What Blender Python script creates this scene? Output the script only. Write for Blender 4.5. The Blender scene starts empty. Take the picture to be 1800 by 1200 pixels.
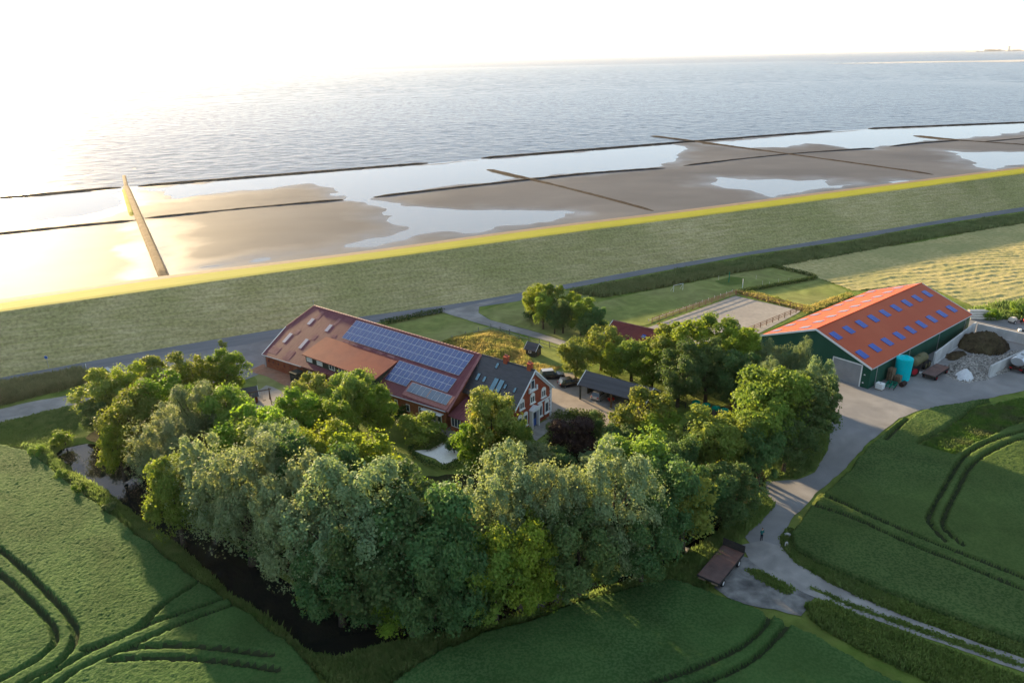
import bpy, bmesh, math, random
import numpy as np
from mathutils import Matrix, Vector
random.seed(7); RNG = np.random.default_rng(7)
HAZE_D = 2.2e-5
SC = bpy.context.scene; COL = SC.collection

# ------------------------------------------------------------------ camera
FPX, CAMH = 1290.0, 54.0
ROLL = math.atan(26/1800); PITCH = math.atan((600-98.5)*math.cos(ROLL)/FPX)
_c, _s, _cp, _sp = math.cos(ROLL), math.sin(ROLL), math.cos(PITCH), math.sin(PITCH)
cam = bpy.data.objects.new('camera', bpy.data.cameras.new('camera')); COL.objects.link(cam); SC.camera = cam
cam.data.sensor_width = 36; cam.data.lens = FPX/1800*36; cam.data.clip_start = 1; cam.data.clip_end = 90000
R_ = Vector((_c, -_s*_sp, -_s*_cp)); U_ = Vector((_s, _c*_sp, _c*_cp)); B_ = Vector((0, -_cp, _sp))
cam.matrix_world = Matrix(((R_.x, U_.x, B_.x, 0), (R_.y, U_.y, B_.y, 0), (R_.z, U_.z, B_.z, CAMH), (0, 0, 0, 1)))

# ------------------------------------------------------------------ sky, sun, exposure
SUN_EL, SUN_AZ = 11.0, 36.0            # elevation, degrees left of the view direction (+Y)
W = bpy.data.worlds.new('World'); SC.world = W; W.use_nodes = True
nt = W.node_tree; nt.nodes.clear()
sky = nt.nodes.new('ShaderNodeTexSky'); sky.sky_type = 'NISHITA'; sky.sun_disc = False
sky.sun_elevation = math.radians(SUN_EL); sky.sun_rotation = math.radians(-SUN_AZ)
sky.altitude = 50; sky.air_density = .7; sky.dust_density = .35; sky.ozone_density = 3.6
bg = nt.nodes.new('ShaderNodeBackground'); bg.inputs['Strength'].default_value = 0.15
wo = nt.nodes.new('ShaderNodeOutputWorld')
gm = nt.nodes.new('ShaderNodeGamma'); gm.inputs[1].default_value = .34   # evening haze evens the sky out
nt.links.new(sky.outputs[0], gm.inputs[0]); nt.links.new(gm.outputs[0], bg.inputs[0]); nt.links.new(bg.outputs[0], wo.inputs[0])
sl = bpy.data.lights.new('sun', 'SUN'); sl.energy = 4.2; sl.angle = math.radians(1.2); sl.color = (1.0, 0.74, 0.42)
sun = bpy.data.objects.new('sun', sl); COL.objects.link(sun)
az, el = math.radians(SUN_AZ), math.radians(SUN_EL)
SUNV = Vector((-math.sin(az)*math.cos(el), math.cos(az)*math.cos(el), math.sin(el)))
sun.rotation_euler = SUNV.to_track_quat('Z', 'Y').to_euler()
SC.view_settings.view_transform = 'Standard'; SC.view_settings.look = 'None'
SC.view_settings.exposure = 2.36; SC.view_settings.gamma = 1.0
SC.render.engine = 'CYCLES'
SC.cycles.max_bounces = 8; SC.cycles.diffuse_bounces = 5; SC.cycles.glossy_bounces = 3
SC.cycles.transmission_bounces = 3; SC.cycles.transparent_max_bounces = 4; SC.cycles.volume_bounces = 0
SC.cycles.use_denoising = True; SC.cycles.sample_clamp_indirect = 6

# ------------------------------------------------------------------ helpers
def P(px, py, z=0.0):                 # survey: pixel of the photograph -> point of the plane at height z
    u, v = px-900., py-600.
    a, b = u*_c-v*_s, u*_s+v*_c
    d = (a, FPX*_cp-b*_sp, -FPX*_sp-b*_cp)
    t = (z-CAMH)/d[2]
    return Vector((d[0]*t, d[1]*t, z))
def PL(pts, z=0.0): return [P(x, y, z) for x, y in pts]
def interp(tab, x):
    xs = [a for a, _ in tab]; ys = [b for _, b in tab]
    return float(np.interp(x, xs, ys))
def link(o): COL.objects.link(o); return o
def tag(o, label=None, cat=None, group=None, kind=None):
    if label: o['label'] = label
    if cat: o['category'] = cat
    if group: o['group'] = group
    if kind: o['kind'] = kind
    return o
def thing(name, label, cat, loc=(0, 0, 0), rz=0, group=None):
    o = link(bpy.data.objects.new(name, None)); o.location = loc; o.rotation_euler = (0, 0, rz); o.empty_display_size = .5
    return tag(o, label, cat, group)
def copy_tree(o, parent=None):
    c = o.copy(); link(c); c.parent = parent
    for ch in list(o.children): copy_tree(ch, c)
    return c
class MB:
    def __init__(s): s.v = []; s.f = []; s.m = []; s.cur = 0
    def add(s, vs, fs):
        n = len(s.v); s.v += [tuple(p) for p in vs]; s.f += [tuple(i+n for i in q) for q in fs]; s.m += [s.cur]*len(fs); return s
    def box(s, x0, x1, y0, y1, z0, z1, M=None):
        vs = [(x, y, z) for z in (z0, z1) for x, y in ((x0, y0), (x1, y0), (x1, y1), (x0, y1))]
        if M is not None: vs = [M @ Vector(p) for p in vs]
        return s.add(vs, [(3, 2, 1, 0), (4, 5, 6, 7), (0, 1, 5, 4), (1, 2, 6, 5), (2, 3, 7, 6), (3, 0, 4, 7)])
    def slab(s, pts, t, down=(0, 0, -1)):
        n = len(pts); d = Vector(down)*t
        vs = [Vector(p) for p in pts]+[Vector(p)+d for p in pts]
        return s.add(vs, [tuple(range(n)), tuple(range(2*n-1, n-1, -1))]+[((i+1) % n, i, n+i, n+(i+1) % n) for i in range(n)])
    def tube(s, pts, rs, n=8, cap=True):
        pts = [Vector(p) for p in pts]; rs = rs if hasattr(rs, '__len__') else [rs]*len(pts)
        vs = []; fs = []; prev = None
        for i, p in enumerate(pts):
            d = (pts[min(i+1, len(pts)-1)]-pts[max(i-1, 0)]).normalized()
            a = d.orthogonal().normalized() if prev is None else (prev-d*prev.dot(d)).normalized()
            prev = a; b = d.cross(a)
            vs += [p+(a*math.cos(2*math.pi*k/n)+b*math.sin(2*math.pi*k/n))*rs[i] for k in range(n)]
        for i in range(len(pts)-1):
            for k in range(n):
                fs.append((i*n+k, i*n+(k+1) % n, (i+1)*n+(k+1) % n, (i+1)*n+k))
        if cap: fs += [tuple(range(n-1, -1, -1)), tuple((len(pts)-1)*n+k for k in range(n))]
        return s.add(vs, fs)
    def loft(s, secs, cap=True):
        n = len(secs[0]); vs = [p for q in secs for p in q]; fs = []
        for i in range(len(secs)-1):
            for k in range(n): fs.append((i*n+k, i*n+(k+1) % n, (i+1)*n+(k+1) % n, (i+1)*n+k))
        if cap: fs += [tuple(range(n-1, -1, -1)), tuple((len(secs)-1)*n+k for k in range(n))]
        return s.add(vs, fs)
    def build(s, name, mats, parent=None, smooth=False, loc=None, rz=None):
        me = bpy.data.meshes.new(name); me.from_pydata(s.v, [], s.f)
        mats = mats if isinstance(mats, (list, tuple)) else [mats]
        for m in mats: me.materials.append(MAT[m] if isinstance(m, str) else m)
        if len(mats) > 1: me.polygons.foreach_set('material_index', s.m)
        if smooth: me.polygons.foreach_set('use_smooth', [True]*len(me.polygons))
        bm = bmesh.new(); bm.from_mesh(me); bmesh.ops.recalc_face_normals(bm, faces=bm.faces); bm.to_mesh(me); bm.free()
        o = link(bpy.data.objects.new(name, me)); o.parent = parent
        if loc is not None: o.location = loc
        if rz is not None: o.rotation_euler = (0, 0, rz)
        return o
def npmesh(name, verts, faces, mat, smooth=False, matidx=None):
    """verts (n,3), faces (m,3|4) numpy -> object"""
    verts = np.ascontiguousarray(verts, np.float32); faces = np.ascontiguousarray(faces, np.int32)
    me = bpy.data.meshes.new(name); m, k = faces.shape
    me.vertices.add(len(verts)); me.vertices.foreach_set('co', verts.ravel())
    me.loops.add(m*k); me.loops.foreach_set('vertex_index', faces.ravel())
    me.polygons.add(m); me.polygons.foreach_set('loop_start', np.arange(0, m*k, k, dtype=np.int32))
    me.polygons.foreach_set('loop_total', np.full(m, k, np.int32))
    for q in (mat if isinstance(mat, list) else [mat]): me.materials.append(MAT[q] if isinstance(q, str) else q)
    if matidx is not None: me.polygons.foreach_set('material_index', np.ascontiguousarray(matidx, np.int32))
    if smooth: me.polygons.foreach_set('use_smooth', np.ones(m, bool))
    me.update(calc_edges=True); me.validate()
    return me
def obj(name, me, parent=None): o = link(bpy.data.objects.new(name, me)); o.parent = parent; return o

# ------------------------------------------------------------------ materials
MAT = {}
def M(name, c1, c2=None, scale=1.0, rough=.8, stretch=(1, 1, 1), detail=5, bump=0., bscale=None, bdist=.1, spec=.03, metal=0., c3=None, s3=.1, rot=0., lo=.35, hi=.65, transl=0.):
    m = bpy.data.materials.new(name); m.use_nodes = True; t = m.node_tree; N = t.nodes; Lk = t.links
    b = N['Principled BSDF']; b.inputs['Roughness'].default_value = rough; b.inputs['Specular IOR Level'].default_value = spec
    b.inputs['Metallic'].default_value = metal; b.inputs['Base Color'].default_value = (*c1, 1)
    tc = N.new('ShaderNodeTexCoord'); m0 = N.new('ShaderNodeMapping'); m0.inputs['Rotation'].default_value = (0, 0, rot); mp = N.new('ShaderNodeMapping'); mp.inputs['Scale'].default_value = stretch
    Lk.new(tc.outputs['Object'], m0.inputs[0]); Lk.new(m0.outputs[0], mp.inputs[0])
    col = None
    if c2:
        n = N.new('ShaderNodeTexNoise'); n.inputs['Scale'].default_value = scale; n.inputs['Detail'].default_value = detail; n.inputs['Roughness'].default_value = .6
        Lk.new(mp.outputs[0], n.inputs['Vector'])
        r = N.new('ShaderNodeValToRGB'); r.color_ramp.elements[0].position = lo; r.color_ramp.elements[1].position = hi
        r.color_ramp.elements[0].color = (*c1, 1); r.color_ramp.elements[1].color = (*c2, 1)
        Lk.new(n.outputs[0], r.inputs[0]); col = r.outputs[0]
        if c3:
            n3 = N.new('ShaderNodeTexNoise'); n3.inputs['Scale'].default_value = s3; n3.inputs['Detail'].default_value = 4
            Lk.new(tc.outputs['Object'], n3.inputs['Vector'])
            r3 = N.new('ShaderNodeValToRGB'); r3.color_ramp.elements[0].position = .42; r3.color_ramp.elements[1].position = .62; r3.color_ramp.elements[1].color = (.55, .55, .55, 1)
            Lk.new(n3.outputs[0], r3.inputs[0])
            mx = N.new('ShaderNodeMix'); mx.data_type = 'RGBA'; Lk.new(r3.outputs[0], mx.inputs[0]); Lk.new(col, mx.inputs[6]); mx.inputs[7].default_value = (*c3, 1)
            col = mx.outputs[2]
        Lk.new(col, b.inputs['Base Color'])
    if bump:
        n2 = N.new('ShaderNodeTexNoise'); n2.inputs['Scale'].default_value = bscale or scale*4; n2.inputs['Detail'].default_value = 4
        Lk.new(mp.outputs[0], n2.inputs['Vector'])
        bp = N.new('ShaderNodeBump'); bp.inputs['Strength'].default_value = bump; bp.inputs['Distance'].default_value = bdist
        Lk.new(n2.outputs[0], bp.inputs['Height']); Lk.new(bp.outputs[0], b.inputs['Normal'])
    if transl:
        tr = N.new('ShaderNodeBsdfTranslucent'); ms = N.new('ShaderNodeMixShader'); ms.inputs[0].default_value = transl
        if col: Lk.new(col, tr.inputs[0])
        else: tr.inputs[0].default_value = (*c1, 1)
        Lk.new(b.outputs[0], ms.inputs[1]); Lk.new(tr.outputs[0], ms.inputs[2]); Lk.new(ms.outputs[0], N['Material Output'].inputs[0])
    MAT[name] = m; return m
def leafmat(name, c1, c2, c3, transl=.4, tipz=None):
    """leaf colour: per-leaf and per-tree variation"""
    m = bpy.data.materials.new(name); m.use_nodes = True; t = m.node_tree; N = t.nodes; Lk = t.links
    b = N['Principled BSDF']; b.inputs['Roughness'].default_value = .6; b.inputs['Specular IOR Level'].default_value = .12
    g = N.new('ShaderNodeNewGeometry'); oi = N.new('ShaderNodeObjectInfo')
    r = N.new('ShaderNodeValToRGB'); r.color_ramp.elements[0].color = (*c1, 1); r.color_ramp.elements[1].color = (*c2, 1)
    e = r.color_ramp.elements.new(.9); e.color = (*c2, 1); r.color_ramp.elements[2].color = (*c3, 1); r.color_ramp.elements[2].position = 1.0
    tc = N.new('ShaderNodeTexCoord'); n = N.new('ShaderNodeTexNoise'); n.inputs['Scale'].default_value = .45; n.inputs['Detail'].default_value = 2
    Lk.new(tc.outputs['Object'], n.inputs['Vector'])
    ma = N.new('ShaderNodeMath'); ma.operation = 'MULTIPLY_ADD'; Lk.new(g.outputs['Random Per Island'], ma.inputs[0]); ma.inputs[1].default_value = .55
    mb = N.new('ShaderNodeMath'); mb.operation = 'MULTIPLY_ADD'; Lk.new(n.outputs[0], mb.inputs[0]); mb.inputs[1].default_value = 1.1; mb.inputs[2].default_value = -.33
    Lk.new(mb.outputs[0], ma.inputs[2]); Lk.new(ma.outputs[0], r.inputs[0])
    hs = N.new('ShaderNodeHueSaturation')
    mr = N.new('ShaderNodeMapRange'); mr.inputs[3].default_value = .475; mr.inputs[4].default_value = .52; Lk.new(oi.outputs['Random'], mr.inputs[0]); Lk.new(mr.outputs[0], hs.inputs['Hue'])
    wn = N.new('ShaderNodeTexWhiteNoise'); wn.noise_dimensions = '1D'; Lk.new(oi.outputs['Random'], wn.inputs['W'])
    mr2 = N.new('ShaderNodeMapRange'); mr2.inputs[3].default_value = 1.25; mr2.inputs[4].default_value = 1.95; Lk.new(wn.outputs['Value'], mr2.inputs[0]); Lk.new(mr2.outputs[0], hs.inputs['Value'])
    Lk.new(r.outputs[0], hs.inputs['Color']); Lk.new(hs.outputs[0], b.inputs['Base Color'])
    tr = N.new('ShaderNodeBsdfTranslucent'); ms = N.new('ShaderNodeMixShader'); ms.inputs[0].default_value = transl
    ty = N.new('ShaderNodeMix'); ty.data_type = 'RGBA'; ty.blend_type = 'MULTIPLY'; ty.inputs[0].default_value = 1; Lk.new(hs.outputs[0], ty.inputs[6]); ty.inputs[7].default_value = (1.25, 1.1, .6, 1)   # light through a leaf turns yellow
    Lk.new(ty.outputs[2], tr.inputs[0]); Lk.new(b.outputs[0], ms.inputs[1]); Lk.new(tr.outputs[0], ms.inputs[2]); Lk.new(ms.outputs[0], N['Material Output'].inputs[0])
    MAT[name] = m
leafmat('leaf_maple', (.055, .115, .014), (.13, .19, .022), (.28, .27, .04), .48)
leafmat('leaf_bright', (.06, .125, .022), (.125, .19, .034), (.24, .27, .05), .46)
leafmat('leaf_willow', (.08, .13, .065), (.155, .20, .10), (.28, .28, .14), .42)
leafmat('leaf_dark', (.036, .08, .028), (.072, .122, .04), (.15, .18, .035), .42)
leafmat('leaf_oak', (.065, .11, .022), (.14, .175, .036), (.32, .25, .07), .45)
leafmat('leaf_purple', (.018, .012, .012), (.034, .02, .018), (.06, .03, .025), .25)
leafmat('leaf_hedge', (.02, .04, .01), (.045, .075, .015), (.09, .11, .02), .25)
M('bark', (.05, .04, .03), (.09, .075, .055), 3, .9, stretch=(3, 3, .5))
M('grass', (.09, .14, .026), (.13, .175, .038), .5, .9, c3=(.17, .18, .055), s3=.06, bump=.5, bscale=3, bdist=.3)
M('lawn', (.14, .17, .05), (.19, .215, .065), .35, .9, c3=(.23, .22, .095), s3=.05, bump=.4, bscale=3, bdist=.2)
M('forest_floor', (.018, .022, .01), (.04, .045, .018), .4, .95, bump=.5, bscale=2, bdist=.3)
M('dike_grass', (.27, .245, .10), (.39, .335, .18), 1.3, .95, detail=9, stretch=(.10, 1.3, 1), rot=-.43, c3=(.19, .20, .07), s3=.035, bump=.5, bscale=1.5, bdist=.4)
M('dike_sea_grass', (.12, .14, .014), (.165, .175, .02), .4, .9, stretch=(.3, 1, 1), rot=-.43, bump=.4, bscale=2, bdist=.3)
M('revetment', (.11, .092, .076), (.15, .125, .10), .7, .85, bump=.4, bscale=3)
M('mud', (.098, .10, .107), (.13, .132, .139), .03, .5, c3=(.08, .082, .09), s3=.015, bump=.25, bscale=.8, bdist=.12, spec=.28, stretch=(.5, 1, 1))
M('asphalt', (.17, .168, .17), (.215, .212, .212), .25, .85, c3=(.245, .235, .22), s3=.08, bump=.15, bscale=6)
def streaks(name, sc=.35, dist=4., amt=.45):
    t = MAT[name].node_tree; N = t.nodes; b = N['Principled BSDF']; src = b.inputs['Base Color'].links[0].from_socket
    tc = N.new('ShaderNodeTexCoord'); n = N.new('ShaderNodeTexNoise'); n.inputs['Scale'].default_value = sc; n.inputs['Detail'].default_value = 7; n.inputs['Distortion'].default_value = dist
    t.links.new(tc.outputs['Object'], n.inputs['Vector']); mr = N.new('ShaderNodeMapRange'); mr.inputs[1].default_value = .3; mr.inputs[2].default_value = .7; mr.inputs[3].default_value = 1-amt; mr.inputs[4].default_value = 1+amt
    t.links.new(n.outputs[0], mr.inputs[0]); mx = N.new('ShaderNodeMix'); mx.data_type = 'RGBA'; mx.blend_type = 'MULTIPLY'; mx.inputs[0].default_value = 1
    t.links.new(src, mx.inputs[6]); t.links.new(mr.outputs[0], mx.inputs[7]); t.links.new(mx.outputs[2], b.inputs['Base Color'])
streaks('asphalt', .12, 2., .14)
M('asphalt_road', (.14, .145, .155), (.18, .185, .195), .3, .85, stretch=(.3, 2, 1), rot=-.43)
M('concrete_path', (.21, .20, .19), (.30, .285, .265), .35, .9, c3=(.17, .165, .155), s3=.15, bump=.2, bscale=5)
M('gravel_pad', (.085, .085, .085), (.19, .185, .175), .5, .95, c3=(.24, .235, .22), s3=.3, bump=.6, bscale=6)
streaks('concrete_path', .2, 1.5, .14); streaks('gravel_pad', .6, 1.0, .3)
M('brick_paving', (.26, .13, .085), (.34, .18, .12), 1.2, .9, c3=(.22, .15, .12), s3=.3)
M('driveway', (.22, .19, .16), (.29, .255, .215), .5, .9, c3=(.18, .16, .14), s3=.15)
M('sand', (.24, .225, .205), (.30, .28, .255), .8, .95, c3=(.22, .205, .19), s3=.12, bump=.35, bscale=1.8, bdist=.15)
M('white_gravel', (.62, .60, .56), (.74, .72, .68), 3, .9)
M('patio_grey', (.20, .19, .17), (.27, .26, .24), 1, .9)
M('wheat', (.04, .092, .026), (.076, .132, .044), 3.6, .85, c3=(.062, .118, .032), s3=.06, transl=.2, detail=2, lo=.42, hi=.58, bump=.9, bscale=4.5, bdist=.12)
M('wheat_right', (.054, .10, .028), (.104, .15, .05), 3.6, .85, c3=(.088, .135, .036), s3=.06, transl=.3, detail=2, lo=.42, hi=.58, bump=.9, bscale=4.5, bdist=.12)
M('crop_soil', (.03, .045, .02), (.05, .06, .03), 1, .95)
M('reed', (.11, .18, .05), (.20, .26, .085), .6, .85, c3=(.17, .24, .05), s3=.08, transl=.5)
M('reed_belt', (.13, .18, .065), (.22, .26, .11), .3, .85, c3=(.20, .21, .09), s3=.05, transl=.5)
M('reed_pale', (.19, .20, .09), (.29, .28, .14), .6, .85, transl=.5)
M('dry_grass', (.28, .27, .08), (.46, .36, .13), .9, .9, c3=(.18, .26, .05), s3=.25, transl=.45)
M('hay', (.27, .25, .10), (.44, .37, .18), .8, .95, c3=(.22, .23, .095), s3=.06, bump=.4, bscale=3, bdist=.2)
M('weeds', (.08, .16, .03), (.14, .23, .045), 1, .9, c3=(.13, .11, .08), s3=.3, transl=.4)
M('brick', (.24, .075, .04), (.31, .11, .06), 2.2, .85, c3=(.20, .065, .04), s3=.6)
M('brick_bright', (.26, .06, .034), (.32, .09, .05), 2.2, .85, c3=(.22, .06, .038), s3=.6)
M('white_paint', (.74, .74, .72), (.68, .68, .66), 2, .6)
M('white_trim', (.66, .68, .70), None, rough=.5)
M('red_roof', (.105, .03, .04), (.165, .055, .066), 1.6, .55, stretch=(1.6, .25, 1), c3=(.145, .055, .062), s3=.35, spec=.1)
M('red_roof_new', (.12, .033, .034), (.148, .045, .044), .6, .6, c3=(.17, .045, .035), s3=.3)
M('red_tile', (.21, .06, .05), (.29, .12, .11), 2.5, .5, stretch=(2, .3, 1), spec=.4)
M('roof_patch', (.19, .075, .075), (.26, .13, .13), 2, .6, stretch=(1, .3, 1))
M('slate', (.035, .036, .042), (.05, .052, .06), 2, .55, stretch=(.4, 2, 1), spec=.4)
M('slate_carport', (.03, .032, .038), (.06, .062, .07), .8, .6, stretch=(.15, 3, 1), spec=.4)
M('dark_wood', (.035, .04, .035), (.05, .055, .045), 2, .8, stretch=(4, 4, .3))
M('brown_wood', (.085, .05, .03), (.14, .085, .05), 3, .8)
M('red_wood', (.15, .04, .02), (.22, .065, .03), 2, .8)
M('blind', (.62, .64, .64), None, rough=.6)
M('glass', (.03, .05, .07), None, rough=.06, spec=.8)
M('glass_blue', (.06, .15, .20), (.10, .22, .28), 1, .08, spec=.8)
M('solar_cell', (.03, .058, .17), (.045, .08, .21), .9, .12, spec=.7)
M('solar_cell_grey', (.07, .11, .17), (.09, .13, .19), .9, .1, spec=.7)
M('solar_frame', (.48, .50, .56), None, rough=.4)
M('barn_green', (.014, .065, .045), (.02, .08, .056), .5, .6, stretch=(1, 1, .2), spec=.1)
M('barn_roof', (.37, .078, .032), (.41, .092, .04), .25, .5, stretch=(1, .3, 1), c3=(.36, .066, .028), s3=.1, spec=.08)
M('skylight', (.01, .042, .25), (.02, .07, .34), .6, .25, spec=.35)
M('skylight_l', (.13, .15, .25), (.17, .19, .30), .6, .3, spec=.5)
M('door_grey', (.22, .23, .25), (.26, .27, .29), .6, .5)
M('metal', (.30, .31, .32), None, rough=.4, metal=.8)
M('zinc', (.42, .44, .46), None, rough=.35, metal=.6)
M('turquoise', (.0, .40, .46), (.0, .44, .50), .8, .45)
M('rubber', (.018, .018, .02), (.03, .03, .03), 4, .85)
M('rim_white', (.60, .60, .60), None, rough=.5)
M('rim_red', (.30, .02, .03), None, rough=.5)
M('olive', (.10, .10, .05), (.14, .13, .075), 1, .6)
M('rust_deck', (.10, .068, .062), (.15, .105, .095), .8, .8, c3=(.17, .08, .06), s3=.5)
M('dark_metal', (.03, .03, .032), (.05, .045, .04), 2, .6)
M('concrete', (.40, .41, .41), (.52, .52, .51), .6, .85, stretch=(1, 1, .3), c3=(.34, .34, .33), s3=.4)
M('manure', (.035, .027, .018), (.07, .052, .033), .8, .95, c3=(.07, .06, .03), s3=.25, bump=.8, bscale=2, bdist=.3)
M('gravel_heap', (.10, .095, .085), (.40, .375, .34), 2.6, .95, detail=2, bump=.8, bscale=5, bdist=.15)
M('tarp_white', (.46, .48, .50), (.60, .61, .62), 2, .7, bump=.5, bscale=3)
M('stainless', (.62, .64, .66), (.55, .57, .60), .5, .28, metal=.85)
M('chassis', (.04, .025, .022), None, rough=.7)
M('machine_red', (.55, .05, .03), None, rough=.45)
M('pvc', (.52, .48, .42), (.6, .56, .5), 1, .6)
M('car_black', (.012, .012, .015), None, rough=.18, spec=.6)
M('car_silver', (.42, .43, .44), None, rough=.3, metal=.5)
M('tail_light', (.45, .01, .02), None, rough=.3)
M('head_light', (.75, .75, .72), None, rough=.2)
M('green_cover', (.0, .16, .105), (.0, .20, .13), 2, .6)
M('crate_wood', (.06, .055, .055), (.12, .11, .105), 6, .9)
M('pallet_wood', (.17, .125, .085), (.25, .19, .13), 3, .9)
M('fence_wood', (.24, .13, .085), (.31, .18, .12), 3, .85)
M('cloth_teal', (.02, .10, .10), (.03, .12, .115), 8, .9)
M('cloth_dark', (.02, .018, .026), None, rough=.9)
M('skin', (.42, .26, .19), None, rough=.6)
M('hair', (.06, .04, .025), None, rough=.7)
M('horse_coat', (.26, .085, .03), (.33, .12, .045), 3, .6)
M('horse_mane', (.10, .04, .02), None, rough=.7)
M('stone', (.32, .31, .30), (.42, .41, .39), 3, .9)
M('brush', (.028, .024, .022), (.055, .045, .038), .9, .9, bump=.8, bscale=4, bdist=.2)
M('dam_stone', (.15, .105, .06), (.22, .16, .095), .6, .9, bump=.6, bscale=2, bdist=.2)
M('dam_grass', (.22, .22, .02), (.28, .27, .03), .5, .9)
M('sandbank', (.5, .48, .45), None, rough=.7)
M('far_land', (.20, .22, .20), (.26, .27, .26), .002, .9)
M('plastic_white', (.72, .73, .72), None, rough=.4)
M('sign_blue', (.04, .10, .32), None, rough=.4)

streaks('wheat', .12, 1.0, .22); streaks('wheat_right', .12, 1.0, .22); streaks('lawn', .15, 2.0, .22); streaks('grass', .15, 2., .25); streaks('manure', .8, 2., .45); streaks('dike_grass', .02, .5, .10); streaks('dike_grass', 1.6, .3, .28)
def wet_mud():
    t = MAT['mud'].node_tree; N = t.nodes; b = N['Principled BSDF']; tc = N.new('ShaderNodeTexCoord'); sx = N.new('ShaderNodeSeparateXYZ'); t.links.new(tc.outputs['Object'], sx.inputs[0])
    n = N.new('ShaderNodeTexNoise'); n.inputs['Scale'].default_value = .06; n.inputs['Detail'].default_value = 6; t.links.new(tc.outputs['Object'], n.inputs['Vector'])
    ad = N.new('ShaderNodeMath'); ad.operation = 'MULTIPLY_ADD'; t.links.new(n.outputs[0], ad.inputs[0]); ad.inputs[1].default_value = .22; t.links.new(sx.outputs[2], ad.inputs[2])
    for i, (a, c) in (('Roughness', (.34, .7)), ('Specular IOR Level', (.10, .03))):
        mr = N.new('ShaderNodeMapRange'); mr.inputs[1].default_value = .10; mr.inputs[2].default_value = .26; mr.inputs[3].default_value = a; mr.inputs[4].default_value = c
        t.links.new(ad.outputs[0], mr.inputs[0]); t.links.new(mr.outputs[0], b.inputs[i])
def water(name, col, rough, scale, strength, dist, stretch=(1, 1, 1), rot=0., detail=3, scale2=None, spec=.5):
    m = bpy.data.materials.new(name); m.use_nodes = True; t = m.node_tree; N = t.nodes; Lk = t.links
    b = N['Principled BSDF']; b.inputs['Base Color'].default_value = (*col, 1); b.inputs['Roughness'].default_value = rough; b.inputs['IOR'].default_value = 1.33; b.inputs['Specular IOR Level'].default_value = spec
    tc = N.new('ShaderNodeTexCoord'); m0 = N.new('ShaderNodeMapping'); m0.inputs['Rotation'].default_value = (0, 0, rot); mp = N.new('ShaderNodeMapping'); mp.inputs['Scale'].default_value = stretch; Lk.new(tc.outputs['Object'], m0.inputs[0]); Lk.new(m0.outputs[0], mp.inputs[0])
    n = N.new('ShaderNodeTexNoise'); n.inputs['Scale'].default_value = scale; n.inputs['Detail'].default_value = detail; n.inputs['Roughness'].default_value = .6; Lk.new(mp.outputs[0], n.inputs['Vector'])
    h = n.outputs[0]
    if scale2:
        n2 = N.new('ShaderNodeTexNoise'); n2.inputs['Scale'].default_value = scale2; n2.inputs['Detail'].default_value = 3; Lk.new(mp.outputs[0], n2.inputs['Vector'])
        mm = N.new('ShaderNodeMath'); mm.operation = 'MULTIPLY_ADD'; Lk.new(n2.outputs[0], mm.inputs[0]); mm.inputs[1].default_value = 1.4; Lk.new(h, mm.inputs[2]); h = mm.outputs[0]
    bp = N.new('ShaderNodeBump'); bp.inputs['Strength'].default_value = strength; bp.inputs['Distance'].default_value = dist
    Lk.new(h, bp.inputs['Height']); Lk.new(bp.outputs[0], b.inputs['Normal'])
    MAT[name] = m
wet_mud()
water('sea_water', (.034, .055, .088), .22, .05, 1.0, 5., stretch=(.6, 1.25, 1), rot=-.2, detail=4, spec=.27)
water('wave_water', (.034, .052, .082), .18, 1.2, .6, .08, stretch=(.6, 1.25, 1), rot=-.2, detail=4, spec=.125)
water('lagoon_water', (.12, .125, .125), .06, .25, .10, .2, stretch=(.5, 1.4, 1), rot=-.35, spec=.7)
water('moat_water', (.010, .012, .010), .05, 1.2, .05, .03)
water('pond_water', (.03, .04, .05), .05, 1.2, .06, .03)

# ------------------------------------------------------------------ polygon / heightfield helpers
def xy(pts): return np.array([(p[0], p[1]) for p in pts], float)
def inside(poly, X, Y):
    r = np.zeros(X.shape, bool); n = len(poly)
    for i in range(n):
        x0, y0 = poly[i]; x1, y1 = poly[(i+1) % n]
        c = ((y0 > Y) != (y1 > Y)) & (X < (x1-x0)*(Y-y0)/((y1-y0) if y1 != y0 else 1e-9)+x0)
        r ^= c
    return r
def segdist(line, X, Y, closed=False):
    d = np.full(X.shape, 1e9); n = len(line)
    for i in range(n if closed else n-1):
        a = line[i]; b = line[(i+1) % n]; ab = b-a; L2 = (ab**2).sum()+1e-12
        t = np.clip(((X-a[0])*ab[0]+(Y-a[1])*ab[1])/L2, 0, 1)
        d = np.minimum(d, np.hypot(X-a[0]-t*ab[0], Y-a[1]-t*ab[1]))
    return d
def sdist(poly, X, Y):                # negative inside
    d = segdist(poly, X, Y, True); return np.where(inside(poly, X, Y), -d, d)
_perm = [RNG.random((64, 64)) for _ in range(6)]
def vnoise(X, Y, scale, k=0):         # smooth value noise 0..1
    g = _perm[k]; x = X/scale; y = Y/scale; xi = np.floor(x).astype(int); yi = np.floor(y).astype(int); fx = x-xi; fy = y-yi
    fx = fx*fx*(3-2*fx); fy = fy*fy*(3-2*fy)
    a = g[xi % 64, yi % 64]; b = g[(xi+1) % 64, yi % 64]; c = g[xi % 64, (yi+1) % 64]; d = g[(xi+1) % 64, (yi+1) % 64]
    return (a*(1-fx)+b*fx)*(1-fy)+(c*(1-fx)+d*fx)*fy
def fbm(X, Y, scale, k=0): return (vnoise(X, Y, scale, k)+.5*vnoise(X, Y, scale/2.1, k+1)+.25*vnoise(X, Y, scale/4.3, k+2))/1.75
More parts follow.
